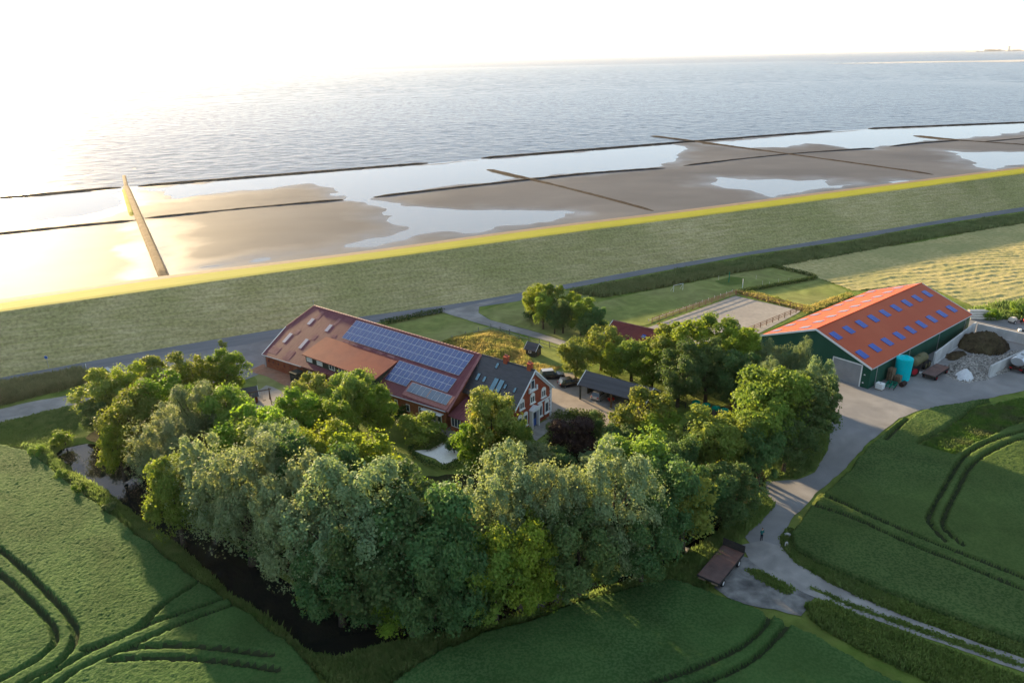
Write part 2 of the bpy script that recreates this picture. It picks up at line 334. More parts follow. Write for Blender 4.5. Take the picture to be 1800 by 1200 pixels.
def roughen(pts, step=1.2, amp=.18):
    out = []; n = len(pts)
    for i in range(n):
        a = np.array(pts[i][:2]); b = np.array(pts[(i+1) % n][:2]); L = np.linalg.norm(b-a); k = max(1, min(200, int(L/step)))
        nr = np.array([-(b-a)[1], (b-a)[0]])/(L+1e-9)
        for j in range(k):
            q = a+(b-a)*j/k
            if j: q = q+nr*amp*(random.random()*2-1)
            out.append(q)
    return out
def sheet(name, px, z, mat, amp=.18, step=1.2, raw=False):
    pts = px if raw else [(p.x, p.y) for p in PL(px)]
    if amp: pts = roughen(pts, step, amp)
    me = bpy.data.meshes.new(name); me.from_pydata([(p[0], p[1], z) for p in pts], [], [tuple(range(len(pts)))])
    if me.polygons[0].normal.z < 0: me.flip_normals()
    me.materials.append(MAT[mat]); o = obj(name, me); o['kind'] = 'structure'; return o
def gridmesh(X, Y, Z, keep=None):
    ny, nx = X.shape; V = np.stack([X, Y, Z], -1).reshape(-1, 3)
    i = np.arange(ny*nx).reshape(ny, nx); F = np.stack([i[:-1, :-1], i[:-1, 1:], i[1:, 1:], i[1:, :-1]], -1)
    F = F[keep] if keep is not None else F.reshape(-1, 4)
    u, inv = np.unique(F, return_inverse=True)
    return V[u], inv.reshape(F.shape)
def axis(lo, hi, a, b, fine, coarse):
    return np.unique(np.concatenate([np.arange(lo, a, coarse), np.arange(a, b, fine), np.arange(b, hi+coarse, coarse)]))

# ------------------------------------------------------------------ dike (built along surveyed stations)
T_CREST = [(0, 548), (138, 528), (293, 507), (448, 483), (620, 461), (809, 436), (951, 415), (1200, 384), (1389, 359), (1617, 329), (1800, 305)]
T_GRASS = [(0, 533), (293, 488), (620, 449), (702, 438), (951, 402), (1200, 374), (1298, 360), (1617, 319), (1800, 296)]
T_STONE = [(0, 526), (293, 483), (620, 445), (951, 398.5), (1200, 370), (1276, 359), (1617, 316), (1800, 293)]
T_TOE = [(0, 664), (149, 636), (240, 621), (330, 603), (430, 588), (630, 556), (777, 538), (907, 520), (1000, 496), (1311, 443), (1500, 414), (1622, 391), (1800, 364)]
ST = np.arange(0, 1801, 60)
def line3(tab, z):
    a = np.array([[*P(x, interp(tab, x), z)] for x in ST])
    k = np.ones(5)/5; sm = a.copy()
    for c in range(2): sm[2:-2, c] = np.convolve(a[:, c], k, 'valid')
    d0 = sm[0]-sm[6]; d1 = sm[-1]-sm[-7]
    pre = np.array([sm[0]+d0*t for t in (14, 7, 3, 1.2)]); post = np.array([sm[-1]+d1*t for t in (1.2, 3, 7, 14)])
    return np.vstack([pre, sm, post])
CREST = line3(T_CREST, 9.0); TOE = line3(T_TOE, 0.0); SEAG = line3(T_GRASS, 2.6); STONE = line3(T_STONE, 1.0)
def resample(a, n):
    L = np.concatenate([[0], np.cumsum(np.linalg.norm(np.diff(a, axis=0), axis=1))]); t = np.linspace(0, 1, n)*L[-1]
    return np.stack([np.interp(t, L, a[:, k]) for k in range(3)], -1)
def loftrows(rows, name, mat, amp=.12):
    A = np.stack(rows, 0); X, Y, Z = A[..., 0], A[..., 1], A[..., 2].copy()
    Z[3:-1] += (fbm(X[3:-1], Y[3:-1], 9)-.5)*amp
    V, F = gridmesh(X, Y, Z); o = obj(name, npmesh(name, V, F, mat, True)); o['kind'] = 'structure'; return o
def finer(a): # 8x along
    n = len(a); t = np.linspace(0, n-1, (n-1)*8+1); i = np.minimum(t.astype(int), n-2); f = (t-i)[:, None]
    return a[i]*(1-f)+a[i+1]*f
C_, T_, G_, S_ = finer(CREST), finer(TOE), finer(SEAG), finer(STONE)
Tb = T_.copy(); Tb[:, 2] = -.3; Tb = Tb+(Tb-C_)*.03*np.array([1, 1, 0])
rows = [Tb, T_]
for t in (.06, .2, .35, .5, .65, .8, .92): # slightly concave foot
    q = T_*(1-t)+C_*t; q[:, 2] = 9.0*(t**1.08); rows.append(q)
cb = C_-(C_-T_)*.012; cb[:, 2] = 8.92
rows += [cb, C_]
loftrows(rows, 'dike', 'dike_grass', .25)
rows = [C_]
c2 = C_+(G_-C_)*.07; c2[:, 2] = 8.9; rows.append(c2)
for t in (.2, .4, .6, .8): q = C_*(1-t)+G_*t; q[:, 2] = 8.9+(2.6-8.9)*(t-.05)/.95; rows.append(q)
rows.append(G_); loftrows(rows, 'dike_sea_slope', 'dike_sea_grass', .15)
s2 = S_+(S_-G_)*.45; s2[:, 2] = -.6
loftrows([G_, G_*.5+S_*.5, S_, s2], 'stone_revetment', 'revetment', .1)
# ------------------------------------------------------------------ ground sheet with moat and pond
MOAT = xy(PL([(88, 797), (128, 832), (176, 856), (240, 906), (300, 950), (335, 977), (400, 1040), (470, 1085), (505, 1118), (545, 1145), (600, 1153), (700, 1126), (800, 1108),
              (900, 1086), (1000, 1054), (1100, 1022), (1195, 988), (1240, 955), (1300, 905), (1290, 895), (1180, 968), (1000, 1030), (800, 1075), (660, 1090), (575, 1060), (460, 985), (380, 925), (320, 880), (270, 840), (236, 802), (200, 778), (150, 772), (108, 781)]))
MOUND = xy(PL([(765, 605), (825, 586), (870, 582), (905, 595), (912, 612), (905, 630), (880, 640), (840, 628)]))
gx = axis(-900, 1200, -82, 50, 1.0, 12); gy = axis(-400, 640, 46, 150, 1.0, 12)
X, Y = np.meshgrid(gx, gy)
sd = sdist(MOAT, X, Y); Z = -1.5*np.clip((.9-sd)/2.4, 0, 1)
sm = sdist(MOUND, X, Y); Z = Z+1.3*np.clip(-sm/5, 0, 1)**.8*(.6+.6*fbm(X, Y, 6))
near = (X > -82) & (X < 50) & (Y > 46) & (Y < 150); Z += np.where(near & (sd > 1.5), (fbm(X, Y, 7, 1)-.5)*.10-.05, -.02)
crestY = np.interp(X, CREST[:, 0], CREST[:, 1])
V, F = gridmesh(X, Y, Z, keep=(Y[:-1, :-1] < crestY[:-1, :-1]-3))
g = obj('ground', npmesh('ground', V, F, 'grass', True)); g['kind'] = 'structure'
sheet('moat_water', [(x, y) for x, y in (MOAT-MOAT.mean(0))*1.0+MOAT.mean(0)], -.62, 'moat_water', amp=0, raw=True)
# ------------------------------------------------------------------ sea, mudflat
OUTER = [(-260, 374), (-90, 357), (0, 349), (218, 329), (500, 307), (750, 287.5), (850, 278.5), (1200, 250.5), (1462, 230.5), (1530, 226.5), (1900, 211.5), (2300, 194)]
ow = PL(OUTER); d0 = (ow[0]-ow[2]).normalized(); d1 = (ow[-1]-ow[-3]).normalized()
far = [ow[-1]+d1*3000, Vector((60000, 62000, 0)), Vector((-75000, 62000, 0)), ow[0]+d0*1500]
sheet('sea', [(p.x, p.y) for p in ow+far], -.12, 'sea_water', amp=0, raw=True)
thw = math.radians(19.0); owx = xy(ow)
def wave_patch(us, vs, wl, amp, fade_in):
    uw, vw = np.meshgrid(us, vs); Xw = uw*math.cos(thw)-vw*math.sin(thw); Yw = 330+uw*math.sin(thw)+vw*math.cos(thw); oyw = np.interp(Xw, owx[:, 0], owx[:, 1])
    Zw = (fbm(Xw, Yw, wl, 1)-.5)*amp+(fbm(Xw*.6+Yw*.5, Yw*1.2, wl*.46, 3)-.5)*amp*.76
    e = np.clip((us[-1]-uw)/200, 0, 1)*np.clip((uw-us[0])/100, 0, 1)*np.clip((vs[-1]-vw)/(vs[-1]*.2), 0, 1)*(np.clip((Yw-oyw)/25+.25, 0, 1) if fade_in == 0 else np.clip((vw-vs[0])/60, 0, 1))
    Zw = Zw*e+.06*e-.10*(1-e); kw = Yw > oyw+1.0
    V, F = gridmesh(Xw, Yw, Zw, keep=kw[:-1, :-1] & kw[1:, 1:]); o = obj('sea_waves', npmesh('sea_waves', V, F, 'wave_water', True)); o['kind'] = 'structure'
wave_patch(np.arange(-420, 1150, 2.0), np.concatenate([np.arange(0, 330, 1.5), np.arange(330, 940, 2.6)]), 7.0, .55, 0)
wave_patch(np.arange(-2400, 3000, 7.0), np.arange(700, 3600, 7.5), 22.0, 1.5, 1)
lag = [(p[0], p[1]) for p in STONE[3:-3]]+[(p.x, p.y) for p in (ow[::-1])]
sheet('lagoon_water', lag, -.004, 'lagoon_water', amp=0, raw=True)
WPX = [[(-260, 377), (0, 352), (215, 331), (228, 362), (150, 378), (60, 392), (-260, 425)],
       [(242, 331), (500, 309), (750, 289), (850, 280), (1000, 267), (1180, 252), (1215, 262), (1190, 286), (1165, 295), (1040, 304), (910, 316), (800, 328), (700, 342), (660, 349), (640, 357), (612, 352), (592, 342), (583, 331), (540, 326), (450, 335), (300, 352), (250, 338)],
       [(648, 350), (720, 362), (850, 368), (960, 370), (1000, 373), (960, 385), (930, 395), (880, 400), (830, 412), (790, 410), (740, 417), (650, 434), (600, 442), (420, 466), (330, 478), (298, 481), (320, 470), (480, 449), (600, 428), (690, 412), (720, 400), (690, 385), (670, 368), (636, 354)],
       [(262, 393), (285, 418), (312, 430), (290, 436), (292, 482), (284, 470), (274, 440)],
       [(1245, 308), (1300, 312), (1400, 318), (1465, 314), (1460, 325), (1520, 320), (1500, 331), (1440, 337), (1380, 345), (1350, 349), (1310, 337), (1240, 325)],
       [(1230, 253), (1460, 232), (1530, 228), (1800, 215), (2300, 197), (2300, 212), (1900, 226), (1800, 232), (1770, 236), (1700, 243), (1640, 246), (1560, 256), (1530, 262), (1490, 261), (1440, 254), (1370, 259), (1300, 261)],
       [(1655, 265), (1720, 267), (1800, 268), (2300, 250), (2300, 262), (1900, 272), (1790, 292), (1760, 300), (1700, 296), (1680, 280)],
       [(1540, 331), (1640, 318), (1600, 316), (1560, 322)]]
th = math.radians(24.5); ud = np.array([math.cos(th), math.sin(th)]); vd = np.array([-math.sin(th), math.cos(th)])
uu, vv = np.meshgrid(np.arange(-330, 760, 2.6), np.arange(-26, 520, 2.6))
X = uu*ud[0]+vv*vd[0]; Y = 236+uu*ud[1]+vv*vd[1]
sd = np.full(X.shape, 1e9)
for w in WPX: sd = np.minimum(sd, sdist(xy(PL(w)), X, Y))
sd += (fbm(X, Y, 26)-.5)*13+(fbm(X, Y, 7, 2)-.5)*6+1.5
Z = np.clip(sd/30, -.35, 1)*.34
Z += (fbm(X, Y, 14, 1)-.5)*.10
o_xy = xy(ow); oy = np.interp(X, o_xy[:, 0], o_xy[:, 1]); Z = np.where(Y > oy-3, -.6, Z)
sx = np.interp(X, STONE[:, 0], STONE[:, 1]); keepv = (Y > sx-4) & (Y < oy+8)
V, F = gridmesh(X, Y, Z, keep=keepv[:-1, :-1] & keepv[1:, 1:])
mf = obj('mudflat', npmesh('mudflat', V, F, 'mud', True)); mf['kind'] = 'structure'
def groyne(name, label, px, w, h, mat, cat='groyne', group=None, wob=.25):
    pts = PL(px); out = []; n = 9
    dense = []
    for a, b in zip(pts[:-1], pts[1:]):
        k = max(2, int((b-a).length/2.5)); dense += [a+(b-a)*j/k for j in range(k)]
    dense.append(pts[-1]); secs = []
    for i, p in enumerate(dense):
        d = (dense[min(i+1, len(dense)-1)]-dense[max(i-1, 0)]).normalized(); nr = Vector((-d.y, d.x, 0)); e = min(1, .35+i*.3, .35+(len(dense)-1-i)*.3)
        ww = w*(1+random.uniform(-wob, wob)*.6)/2; hh = h*(1+random.uniform(-wob, wob))*e
        secs.append([p+nr*ww*a+Vector((0, 0, z)) for a, z in ((-1.25, -.5), (-1, hh*.55), (-.6, hh*.95), (0, hh), (.6, hh*.95), (1, hh*.55), (1.25, -.5))])
    mb = MB(); mb.loft(secs); return tag(mb.build(name, mat), label, cat, group)
G_B = 'brushwood groynes on the mudflat'
for nm, lb, px, w, h in [
    ('brushwood_groyne', 'long dark brushwood groyne between open sea and lagoon, left of stone dam', [(-90, 357), (0, 349), (213, 329.5)], 2.0, .9),
    ('brushwood_groyne', 'outer brushwood groyne running from the stone dam to the first gap', [(243, 327.5), (500, 307), (752, 287)], 2.0, .9),
    ('brushwood_groyne', 'outer brushwood groyne crossed by a long thin groyne', [(847, 278.5), (1200, 250.5), (1462, 230.5)], 2.2, 1.0),
    ('brushwood_groyne', 'outer brushwood groyne off the far stretch of the dike', [(1527, 226.5), (1900, 211.5)], 2.4, 1.0),
    ('brushwood_groyne', 'inner brushwood groyne beside the glaring wet mud', [(-90, 421), (0, 412), (243, 387.5)], 2.2, .9),
    ('brushwood_groyne', 'inner brushwood groyne starting at the stone dam, with a wet mud bank behind', [(254, 384.5), (430, 368), (602, 351.5)], 2.2, .9),
    ('brushwood_groyne', 'inner brushwood groyne crossed by a groyne that reaches the dike foot', [(658, 347), (800, 331), (920, 317.5), (1040, 305), (1168, 296)], 2.2, .9),
    ('brushwood_groyne', 'inner brushwood groyne below a rippled mud bank', [(1203, 292), (1290, 282), (1385, 272), (1535, 261)], 2.4, .9),
    ('brushwood_groyne', 'short brushwood groyne meeting a thin crossing groyne at its tip', [(1565, 258), (1620, 252), (1688, 247.5)], 2.4, .9),
    ('brushwood_groyne', 'far brushwood groyne with speckled mud behind it', [(1722, 251), (1900, 235)], 2.4, .9),
    ('brushwood_groyne', 'slanting brushwood groyne ending at the dike foot', [(858, 298.5), (940, 318), (1050, 346), (1150, 373)], 2.6, 1.0),
    ('brushwood_groyne', 'longest slanting groyne, crossing from open sea towards the dike', [(1145, 239.5), (1220, 249), (1385, 272), (1520, 291), (1640, 308)], 2.6, 1.0),
    ('brushwood_groyne', 'slanting groyne beyond all the others along the dike', [(1607, 239), (1690, 248), (1900, 263)], 2.6, 1.0)]:
    groyne(nm, lb, px, w*.72, h*.75, 'brush', group=G_B, wob=.12)
dam = thing('stone_dam', 'broad straight stone dam running out from the dike with a yellow grass strip', 'dam', P(290, 486))
inv = dam.location.copy()
for nm, px, w, h, mt in (('dam_body', [(289, 489), (221, 328)], 2.4, 1.0, 'dam_stone'), ('dam_tip', [(222, 329), (218, 309)], 1.5, .7, 'dam_stone'), ('grass_strip', [(232, 381), (218, 333)], 1.6, .8, 'dam_grass')):
    o = groyne(nm, None, px, w, h, mt, None, wob=.06); o.parent = dam; o.location = -inv
sheet('sandbank', [(1450, 112.3), (1600, 108.6), (1720, 107.2), (1830, 104.6), (1830, 107.6), (1770, 109.6), (1700, 109.2), (1560, 112.0)], .3, 'sandbank', amp=0)
ty = P(1755, 90.6, 0)
ft = thing('far_town', 'tiny pale harbour town on the horizon across the water', 'town', ty)
mb = MB()
hw = ty.length*70/FPX
mb.box(-hw*.55, hw*1.6, -200, 200, 0, 14); mb.build('shore', 'far_land', ft)
for i in range(16):
    x = random.uniform(-hw*.3, hw*1.0); w_ = random.uniform(30, 110); mb = MB(); mb.box(x-w_, x+w_, -120, 60, 12, random.uniform(24, 52)); mb.build('building', 'sandbank', ft)
mb = MB(); mb.box(hw*.16, hw*.2, -40, 40, 12, 110); mb.build('tower', 'sandbank', ft)

# ------------------------------------------------------------------ roads, yards, paths
TOEPX = [(x, interp(T_TOE, x)) for x in range(-100, 1901, 100)]
toe_l = [(p[0], p[1]) for p in TOE[2:-2]]
NEAR = [(0, 677), (93, 660), (182, 645), (260, 632), (430, 606), (640, 568), (780, 548), (907, 530), (1000, 507), (1311, 449), (1500, 421), (1622, 398), (1800, 371)]
nr = PL(NEAR); nr = [nr[0]+(nr[0]-nr[2])*3]+nr+[nr[-1]+(nr[-1]-nr[-3])*3]
sheet('dike_road', toe_l[1:-1]+[(p.x, p.y) for p in nr[::-1]], .028, 'asphalt_road', amp=0, raw=True)
sheet('road_apron', [(182, 645), (200, 656), (240, 672), (330, 690), (430, 668), (475, 650), (560, 605), (640, 570), (780, 549), (777, 541), (630, 560), (430, 596), (240, 628)], .022, 'asphalt', amp=.1)
sheet('concrete_path', [(775, 548), (847, 570), (947, 595), (1000, 611), (1030, 625), (1040, 618), (1010, 605), (930, 580), (863, 563), (841, 550), (842, 539), (905, 522), (860, 529)], .036, 'concrete_path', amp=.08)
sheet('field_path', [(-160, 748), (0, 719), (60, 705), (149, 690), (230, 678), (240, 690), (126, 712), (60, 728), (0, 742), (-160, 776)], .02, 'concrete_path', amp=.1)
sheet('farm_yard', [(1420, 650), (1460, 690), (1463, 740), (1456, 790), (1432, 830), (1400, 843), (1345, 846), (1350, 872), (1360, 886), (1335, 916), (1308, 942), (1330, 968), (1373, 962), (1370, 945), (1390, 914), (1440, 861), (1480, 828), (1530, 774), (1580, 735), (1620, 720), (1720, 704), (1900, 664), (1960, 590), (1790, 562), (1690, 556), (1600, 600)], .02, 'asphalt', amp=.12)
sheet('gravel_track', [(1300, 958), (1318, 985), (1350, 1010), (1420, 1044), (1500, 1077), (1600, 1112), (1700, 1146), (1840, 1196), (1950, 1235), (1950, 1205), (1840, 1170), (1680, 1115), (1560, 1070), (1470, 1030), (1400, 990), (1373, 960), (1340, 950)], .026, 'concrete_path', amp=.16)
sheet('gravel_pad', [(1255, 1032), (1285, 1000), (1300, 975), (1330, 985), (1420, 1035), (1432, 1050), (1408, 1082), (1340, 1068), (1280, 1050)], .018, 'gravel_pad', amp=.25)
sheet('driveway', [(940, 690), (962, 655), (1008, 655), (1045, 690), (1110, 725), (1100, 745), (1050, 752), (985, 742), (960, 735)], .02, 'driveway', amp=.1)
sheet('brick_paving', [(436, 652), (462, 640), (545, 672), (548, 690), (520, 688), (470, 662)], .03, 'brick_paving', amp=.05)
sheet('sandpit', [(448, 690), (468, 677), (505, 690), (500, 715), (450, 718)], .02, 'sand', amp=.15)
sheet('gable_path', [(925, 758), (968, 733), (985, 741), (942, 775)], .024, 'patio_grey', amp=.03)
sheet('patio', [(752, 732), (800, 748), (830, 770), (800, 775), (770, 758), (740, 745)], .022, 'patio_grey', amp=.03)
sheet('white_gravel_bed', [(728, 792), (755, 790), (778, 778), (792, 785), (808, 797), (806, 806), (780, 817), (765, 806), (745, 799)], .03, 'white_gravel', amp=.1)
sheet('riding_arena', [(1135, 577), (1293, 520), (1408, 546), (1400, 552), (1330, 588), (1280, 615), (1160, 605)], .024, 'sand', amp=.05)
sheet('paddock_lawn', [(1050, 531), (1130, 513), (1200, 500), (1290, 481), (1375, 468), (1440, 490), (1380, 505), (1300, 516), (1140, 570), (1085, 578), (1060, 560)], .01, 'lawn', amp=.2)
sheet('lit_paddock', [(1300, 516), (1380, 505), (1440, 490), (1490, 512), (1480, 525), (1420, 545)], .012, 'lawn', amp=.2)
sheet('roadside_lawn', [(840, 548), (905, 527), (1000, 510), (1040, 520), (1085, 575), (1010, 603), (930, 579), (863, 562)], .014, 'lawn', amp=.1)
sheet('house_lawn', [(650, 572), (780, 551), (845, 572), (940, 598), (880, 590), (790, 603), (700, 590)], .008, 'lawn', amp=.1)
sheet('front_lawn', [(452, 668), (440, 655), (470, 662), (545, 700), (520, 715), (450, 690)], .012, 'lawn', amp=.1)
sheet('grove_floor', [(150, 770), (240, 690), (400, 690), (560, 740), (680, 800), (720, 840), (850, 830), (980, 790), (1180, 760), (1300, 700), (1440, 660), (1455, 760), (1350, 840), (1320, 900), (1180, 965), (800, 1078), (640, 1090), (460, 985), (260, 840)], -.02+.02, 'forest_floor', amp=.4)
sheet('track_grass_strip', [(1425, 1030), (1500, 1063), (1620, 1105), (1760, 1153), (1900, 1203), (1900, 1207), (1756, 1157), (1616, 1109), (1496, 1066), (1424, 1033)], .034, 'grass', amp=.15, step=.6)
sheet('bare_weed_patch', [(1830, 690), (1720, 716), (1690, 738), (1612, 786), (1672, 801), (1720, 775), (1830, 722)], .03, 'weeds', amp=.4)

# ------------------------------------------------------------------ crops
def crop(name, label, px, lines, mat, h=.75, cell=.18, holes=(), lw=.26):
    poly = xy(PL(px)); holes = [xy(PL(q)) for q in holes]
    x0, y0 = poly.min(0); x1, y1 = poly.max(0)
    X, Y = np.meshgrid(np.arange(x0, x1, cell), np.arange(y0, y1, cell))
    wob = (fbm(X, Y, 3, 1)-.5)*.7
    ins = (sdist(poly, X, Y)+wob) < 0
    for q in holes: ins &= (sdist(q, X, Y)+wob) > 0
    keep = ins[:-1, :-1] & ins[1:, 1:] & ins[1:, :-1] & ins[:-1, 1:]
    cnt = np.zeros(X.shape, int); cnt[:-1, :-1] += keep; cnt[1:, :-1] += keep; cnt[:-1, 1:] += keep; cnt[1:, 1:] += keep
    Z = h*(.98+.05*fbm(X, Y, 14, 2))+RNG.normal(0, .022, X.shape)+(fbm(X, Y, 1.4, 3)-.5)*.015
    dl = np.full(X.shape, 1e9)
    for l in lines:
        q = PL(l); q = xy(smooth_line(q)); dl = np.minimum(dl, segdist(q, X, Y)+(fbm(X, Y, 1.3, 2)-.5)*.22)
    tr = np.clip((lw+.14-dl)/.18, 0, 1); Z = Z*(1-tr)+.07*tr
    Z[cnt < 4] = .03
    Xj = X+RNG.normal(0, cell*.22, X.shape); Yj = Y+RNG.normal(0, cell*.22, X.shape)
    V, F = gridmesh(Xj, Yj, Z, keep=keep)
    dF = dl[:-1, :-1][keep]; o = obj(name, npmesh(name, V, F, [mat, 'crop_soil'], False, (dF < lw*.8).astype(int)))
    tag(o, label, 'crop', kind='stuff'); return o
def smooth_line(q, n=10):
    if len(q) < 3: return q
    out = []
    for i in range(len(q)-1):
        p0, p1, p2, p3 = q[max(i-1, 0)], q[i], q[i+1], q[min(i+2, len(q)-1)]
        for j in range(n):
            t = j/n; out.append(.5*((2*p1)+(p2-p0)*t+(2*p0-5*p1+4*p2-p3)*t*t+(3*p1-p0-3*p2+p3)*t**3))
    return out+[q[-1]]
crop('wheat_field', 'green wheat field with curving tractor tramlines beside the pond', [(-260, 800), (-60, 784), (10, 787), (62, 800), (110, 842), (200, 908), (300, 988), (380, 1040), (450, 1090), (520, 1145), (560, 1190), (580, 1245), (600, 1320), (-420, 1320)],
     [[(-60, 925), (0, 972), (45, 1010), (95, 1060), (125, 1095), (135, 1125), (115, 1165), (60, 1200), (0, 1235)], [(-60, 975), (0, 1016), (35, 1045), (80, 1090), (100, 1122), (90, 1150), (40, 1185), (-10, 1210)],
      [(60, 1215), (130, 1170), (220, 1125), (300, 1092), (400, 1057)], [(85, 1225), (150, 1180), (250, 1135), (330, 1100), (410, 1070)], [(150, 1150), (240, 1115), (290, 1070), (345, 1033)], [(215, 1150), (300, 1143), (380, 1147), (480, 1160)], [(200, 1168), (300, 1165), (400, 1172), (490, 1186)]], 'wheat')
crop('wheat_field', 'dark green wheat field with one tramline pair next to the parked farm trailer', [(620, 1320), (690, 1205), (780, 1145), (850, 1118), (930, 1096), (1010, 1066), (1100, 1040), (1180, 1022), (1240, 1040), (1300, 1064), (1370, 1092), (1425, 1120), (1500, 1160), (1560, 1195), (1700, 1260), (1800, 1320)],
     [[(1120, 1215), (1200, 1190), (1290, 1150), (1340, 1110), (1352, 1080)], [(1180, 1225), (1270, 1195), (1330, 1160), (1370, 1120), (1385, 1100)]], 'wheat')
crop('wheat_field', 'wheat field with sunlit streaks along the farm road', [(1840, 700), (1720, 708), (1630, 722), (1585, 737), (1535, 778), (1488, 832), (1452, 864), (1405, 915), (1385, 940), (1392, 968), (1430, 990), (1500, 1020), (1600, 1062), (1700, 1098), (1840, 1148), (1990, 1200), (2150, 1050), (2050, 660)],
     [[(1455, 880), (1500, 900), (1600, 945), (1700, 985), (1830, 1035)], [(1425, 893), (1500, 918), (1600, 964), (1700, 1004), (1830, 1058)],
      [(1860, 750), (1790, 765), (1730, 785), (1690, 812), (1660, 860), (1635, 905), (1632, 925), (1660, 958)], [(1860, 763), (1800, 775), (1745, 797), (1705, 825), (1680, 870), (1660, 910), (1658, 935), (1690, 965)], [(1620, 722), (1590, 745), (1555, 778)]], 'wheat_right',
     holes=[[(1850, 685), (1720, 714), (1690, 736), (1610, 786), (1674, 803), (1722, 777), (1850, 722)]])
# hay swaths
HP = xy(PL([(1372, 468), (1440, 452), (1620, 425), (1800, 391), (1990, 360), (2060, 500), (1800, 531), (1715, 541), (1620, 500), (1560, 505), (1500, 512), (1440, 490)]))
x0, y0 = HP.min(0); x1, y1 = HP.max(0); X, Y = np.meshgrid(np.arange(x0, x1, .45), np.arange(y0, y1, .45))
keep = sdist(HP, X, Y) < 0; keep = keep[:-1, :-1] & keep[1:, 1:]
u = X*math.cos(.62)+Y*math.sin(.62); v = -X*math.sin(.62)+Y*math.cos(.62)
ph = (v+14*fbm(X, Y, 60)+2.5*fbm(X, Y, 14, 1)+.0035*(u-150)**2)/2.5
Z = .04+.17*np.clip(np.sin(ph*2*math.pi)+.1, 0, 1)*np.clip(3*fbm(X, Y, 2.2, 2)-1.0, 0, 1.4)+RNG.normal(0, .03, X.shape)
V, F = gridmesh(X, Y, Z, keep=keep); hy = obj('hay_meadow', npmesh('hay_meadow', V, F, 'hay')); tag(hy, 'mown meadow with pale raked hay swaths behind the orange-roofed barn', 'hay meadow', kind='stuff')

# ------------------------------------------------------------------ tall grass, reeds
def tufts(name, label, px, n, h, mat, spread=.35, blades=6, w=.10, cat='grass', zf=None):
    poly = xy(PL(px)); x0, y0 = poly.min(0); x1, y1 = poly.max(0); pts = []
    while sum(len(q) for q in pts) < n:
        a = RNG.uniform((x0, y0), (x1, y1), (n, 2)); pts.append(a[inside(poly, a[:, 0], a[:, 1])])
    c = np.concatenate(pts)[:n]; c = np.repeat(c, blades, 0); m = len(c)
    hh = h*RNG.uniform(.5, 1.2, m)*np.repeat(RNG.uniform(.7, 1.25, n), blades)*(.55+.9*fbm(c[:, 0], c[:, 1], 4, 1))
    b = c+RNG.normal(0, spread*.5, (m, 2)); ang = RNG.uniform(0, 6.283, m); dx = np.stack([np.cos(ang), np.sin(ang)], -1)*w*RNG.uniform(.6, 1.5, (m, 1))
    tip = b+RNG.normal(0, .35, (m, 2))*hh[:, None]*.6
    zb = np.zeros(m)-.1 if zf is None else zf(b[:, 0], b[:, 1])
    midp = b*.5+tip*.5
    V = np.stack([np.c_[b-dx*.6, zb], np.c_[b+dx*.6, zb], np.c_[midp+dx, zb+hh*.6], np.c_[tip, zb+hh], np.c_[midp-dx, zb+hh*.6]], 1).reshape(-1, 3)
    i = np.arange(m)[:, None]*5; F = np.concatenate([np.c_[i, i+1, i+2, i+4], np.c_[i+4, i+2, i+3, i+3]], 0)
    tri = np.concatenate([np.c_[i, i+1, i+2], np.c_[i, i+2, i+4], np.c_[i+4, i+2, i+3]], 0)
    return tag(obj(name, npmesh(name, V, tri, mat)), label, cat, kind='stuff')
def zmoat(x, y): return -1.1*np.clip((.9-sdist(MOAT, x, y))/2.4, 0, 1)-.05
tufts('bank_grass', 'tall grass and weeds on the moat bank beside the wheat', [(40, 785), (85, 795), (128, 830), (176, 858), (240, 908), (300, 952), (335, 980), (400, 1043), (470, 1088), (540, 1146), (600, 1156), (700, 1130), (690, 1200), (600, 1215), (560, 1180), (450, 1090), (380, 1040), (300, 985), (200, 905), (110, 840)], 9000, .75, 'reed', zf=zmoat)
tufts('bank_grass', 'tall grass bank between moat and the dark wheat field', [(600, 1154), (700, 1127), (800, 1109), (900, 1087), (1000, 1055), (1100, 1023), (1190, 990), (1230, 1000), (1240, 1035), (1180, 1022), (1000, 1068), (850, 1118), (780, 1145), (690, 1200), (610, 1210)], 7000, .7, 'reed', zf=zmoat)
tufts('bank_grass', 'tall grass verge between the grove and the farm road', [(1190, 990), (1240, 955), (1300, 905), (1340, 875), (1358, 888), (1330, 918), (1300, 945), (1285, 975), (1225, 1005)], 4500, .9, 'reed', zf=zmoat)
tufts('ditch_reeds', 'bright reeds filling the ditch beside the gravel track', [(1418, 1066), (1450, 1060), (1520, 1090), (1620, 1128), (1720, 1166), (1840, 1210), (1900, 1243), (1720, 1240), (1610, 1185), (1510, 1138), (1435, 1095)], 6500, .62, 'reed')
tufts('verge_grass', 'rough grass verge between gravel track and wheat', [(1375, 945), (1392, 930), (1395, 968), (1430, 992), (1500, 1024), (1600, 1066), (1700, 1102), (1850, 1155), (1850, 1168), (1680, 1112), (1560, 1068), (1470, 1028), (1400, 988), (1378, 962)], 4200, .45, 'reed')
tufts('verge_grass', 'grass tongue under the roadside trees by the yard', [(1350, 838), (1400, 838), (1428, 825), (1450, 788), (1456, 745), (1440, 745), (1400, 800), (1340, 815)], 2600, .5, 'reed')
tufts('verge_grass', 'weeds growing on the gravel beside the trailer', [(1310, 1000), (1335, 1003), (1395, 1035), (1385, 1045), (1335, 1018)], 420, .3, 'reed')
tufts('ditch_reeds', 'pale reed belt between the two lanes by the dike foot', [(-60, 690), (0, 683), (95, 664), (140, 658), (158, 668), (130, 680), (60, 697), (0, 712), (-60, 725)], 6500, 1.5, 'reed_pale', w=.12)
